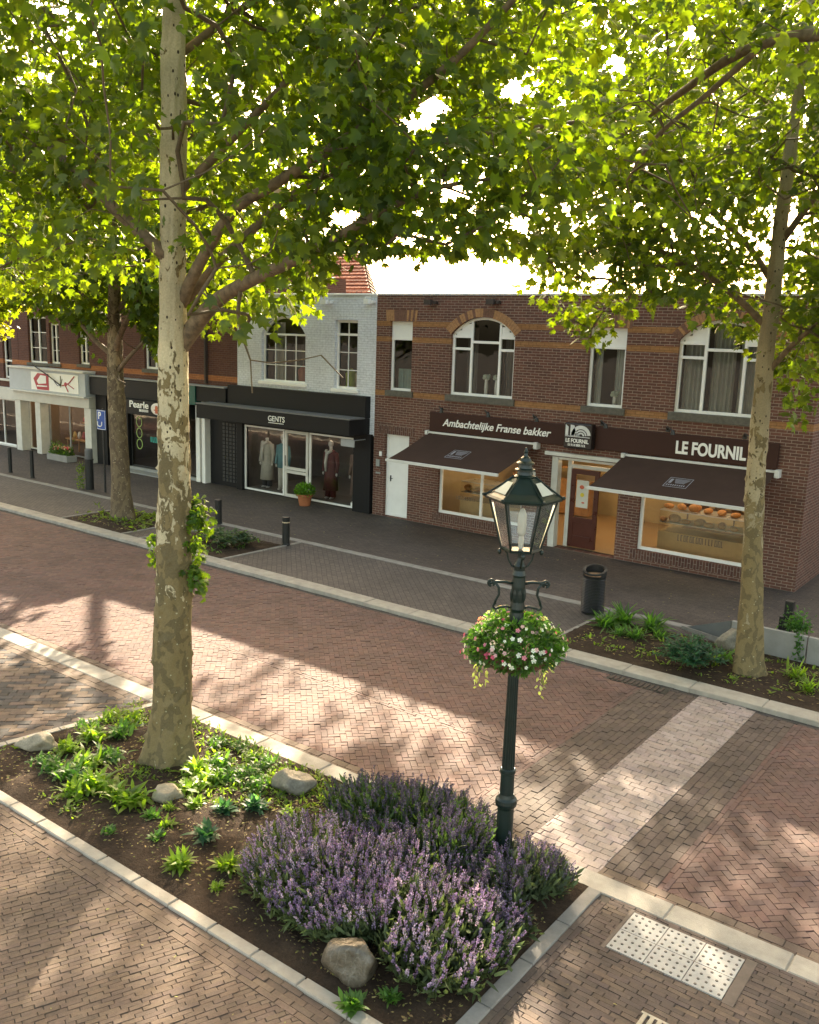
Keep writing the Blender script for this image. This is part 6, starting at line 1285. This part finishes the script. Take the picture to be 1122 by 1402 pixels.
# litter bin
t = thing('litter_bin', 'black cylindrical litter bin with hooded open top on the far pavement', 'litter bin', (-6.67, 14.4, 0)); bx, by = -6.67, 14.45
mb = MB(); prof = [(.19, 0), (.2, .02), (.205, .04)]
for k in range(22): prof += [(.212, .05 + k * .028), (.203, .058 + k * .028), (.203, .07 + k * .028)]
prof += [(.21, .68), (.215, .7), (.2, .7)]; mb.lathe(prof, (bx, by, 0), 32); mb.build('body', mat('bin_plastic', (.016, .016, .017), .4, var=.2), t)
mb = MB(); n = 32
for k in range(n):
    a, b_ = 2 * math.pi * k / n, 2 * math.pi * (k + 1) / n; ha = .8 + .05 * math.cos(a - R(100)); hb = .8 + .05 * math.cos(b_ - R(100))
    def q(r, z, an): return (bx + r * math.cos(an), by + r * math.sin(an), z)
    mb.add([q(.215, ha - .03, a), q(.215, hb - .03, b_), q(.215, hb, b_), q(.215, ha, a), q(.165, ha - .03, a), q(.165, hb - .03, b_), q(.165, hb, b_), q(.165, ha, a)], [(0, 1, 2, 3), (3, 2, 6, 7), (7, 6, 5, 4), (4, 5, 1, 0)])
    if not (R(215) < a < R(325)): mb.add([q(.21, .7, a), q(.21, .7, b_), q(.21, hb - .03, b_), q(.21, ha - .03, a)], [(0, 1, 2, 3)])
mb.build('hood', MATS['bin_plastic'], t)
mb = MB(); mb.lathe([(.19, .701), (.15, .705), (.05, .72), (.0, .72)], (bx, by, 0), 20); mb.build('litter', mat('bin_litter', (.25, .15, .08), .8, var=.6, scale=25), t)
# low concrete wall and its ramped end
gw = mat('retaining_concrete', (.27, .26, .24), .85, var=.15, scale=3, bmp=.3)
for i, (xa, xb) in enumerate(((-4.17, -3.02), (-3.0, -1.9), (-1.88, -.8), (-.78, .4))):
    mb = MB(); mb.box(xa, xb, 14.3, 14.38, -.1, .43); t = tag(mb.build('concrete_panel', gw, bevel=.006), ['left concrete panel of the low wall, half behind the mottled trunk', 'second concrete panel of the low wall, right of the dark joint', 'third concrete panel of the low wall at the right edge', 'last concrete panel of the low wall'][i], 'wall', 'concrete panels of the low bed wall')
mb = MB(); mb.prism([(-5.05, 14.72, -.05), (-4.19, 14.34, -.05), (-4.19, 14.34, .42), (-5.05, 14.72, .03)], (.015, .03, 0)); t = tag(mb.build('ramped_panel', mat('dark_slate_panel', (.12, .125, .125), .6, var=.1)), 'dark grey sloping end panel of the low concrete wall', 'wall'); mb = MB(); mb.prism([(-5.1, 14.7, -.05), (-4.2, 14.3, -.05), (-4.2, 14.3, .1), (-5.1, 14.7, .05)], (-.01, -.02, 0)); mb.build('base_strip', concrete2, t)
t = thing('ivy_post', 'short dark post with green ivy behind the low concrete wall', 'post', (-3.46, 15.2, 0)); mb = MB(); mb.box(-3.53, -3.4, 14.85, 14.98, 0, .78); mb.box(-3.6, -3.53, 14.88, 14.95, 0, .5); mb.build('post', blackm, t, bevel=.01)
rng = np.random.default_rng(78); P = np.array([(-3.25 + rng.normal(0, .1), 14.6 + rng.normal(0, .08), .42 + abs(rng.normal(0, .12))) for _ in range(500)] + [(-3.12 + rng.normal(0, .03), 14.27 + rng.normal(0, .02), rng.uniform(.05, .5)) for _ in range(90)]); D = rng.normal(0, 1, P.shape); leaves('ivy', P, D, rng.uniform(.04, .08, len(P)), np.array((.035, .08, .02))[None] * rng.uniform(.6, 1.6, (len(P), 1)), t, green_leaf, rng, shape=ELL)
# terracotta pot
t = thing('plant_pot', 'terracotta pot with round green plant beside the white framed shop door', 'plant pot', (-17.2, 18.05, 0)); mb = MB(); mb.lathe([(.15, 0), (.2, .26), (.23, .27), (.23, .33), (.2, .33), (.19, .3)], (-17.2, 18.05, 0), 24); mb.build('pot', mat('terracotta', (.35, .12, .045), .8, var=.15), t, smooth=False)
rng = np.random.default_rng(79); P = np.array([(-17.2, 18.05, .42) + u / np.linalg.norm(u) * rng.uniform(.1, 1) ** .5 * np.array([.27, .27, .2]) for u in rng.normal(size=(900, 3))]); D = P - np.array([-17.2, 18.05, .3]) + rng.normal(0, .1, P.shape); leaves('foliage', P, D, rng.uniform(.05, .09, len(P)), np.array((.07, .14, .02))[None] * rng.uniform(.5, 1.6, (len(P), 1)), t, green_leaf, rng, shape=ELL)
# planter before the gift shop
t = thing('planter_box', 'low grey planter with mixed flowers before the gift shop window', 'planter', (-28.9, 17.9, 0)); mb = MB(); mb.box(-29.5, -28.25, 17.7, 18.1, 0, .22); mb.build('box', gw, t, bevel=.01)
P = np.array([(rng.uniform(-29.45, -28.3), rng.uniform(17.75, 18.05), .2 + abs(rng.normal(0, .16))) for _ in range(900)]); D = rng.normal(0, .6, P.shape); D[:, 2] += .6; leaves('foliage', P, D, rng.uniform(.06, .12, len(P)), np.array((.05, .08, .02))[None] * rng.uniform(.5, 1.6, (len(P), 1)), t, green_leaf, rng, shape=ELL)
mb = MB()
for _ in range(50): mb.col = (*rnd.choice(((.5, .3, .2), (.5, .06, .08), (.55, .4, .3))), 1); mb.ball((rnd.uniform(-29.4, -28.3), rnd.uniform(17.75, 18), rnd.uniform(.35, .55)), .035, 6, 4)
mb.build('flowers', litter_m, t)
# doormat and step ledge at the optician
mb = MB(); mb.box(-25.6, -23.6, 18.0, 18.42, .0, .03); tag(mb.build('door_step', mat('step_grey', (.28, .28, .27), .7)), 'flat grey step before the dark optician entrance', 'step')
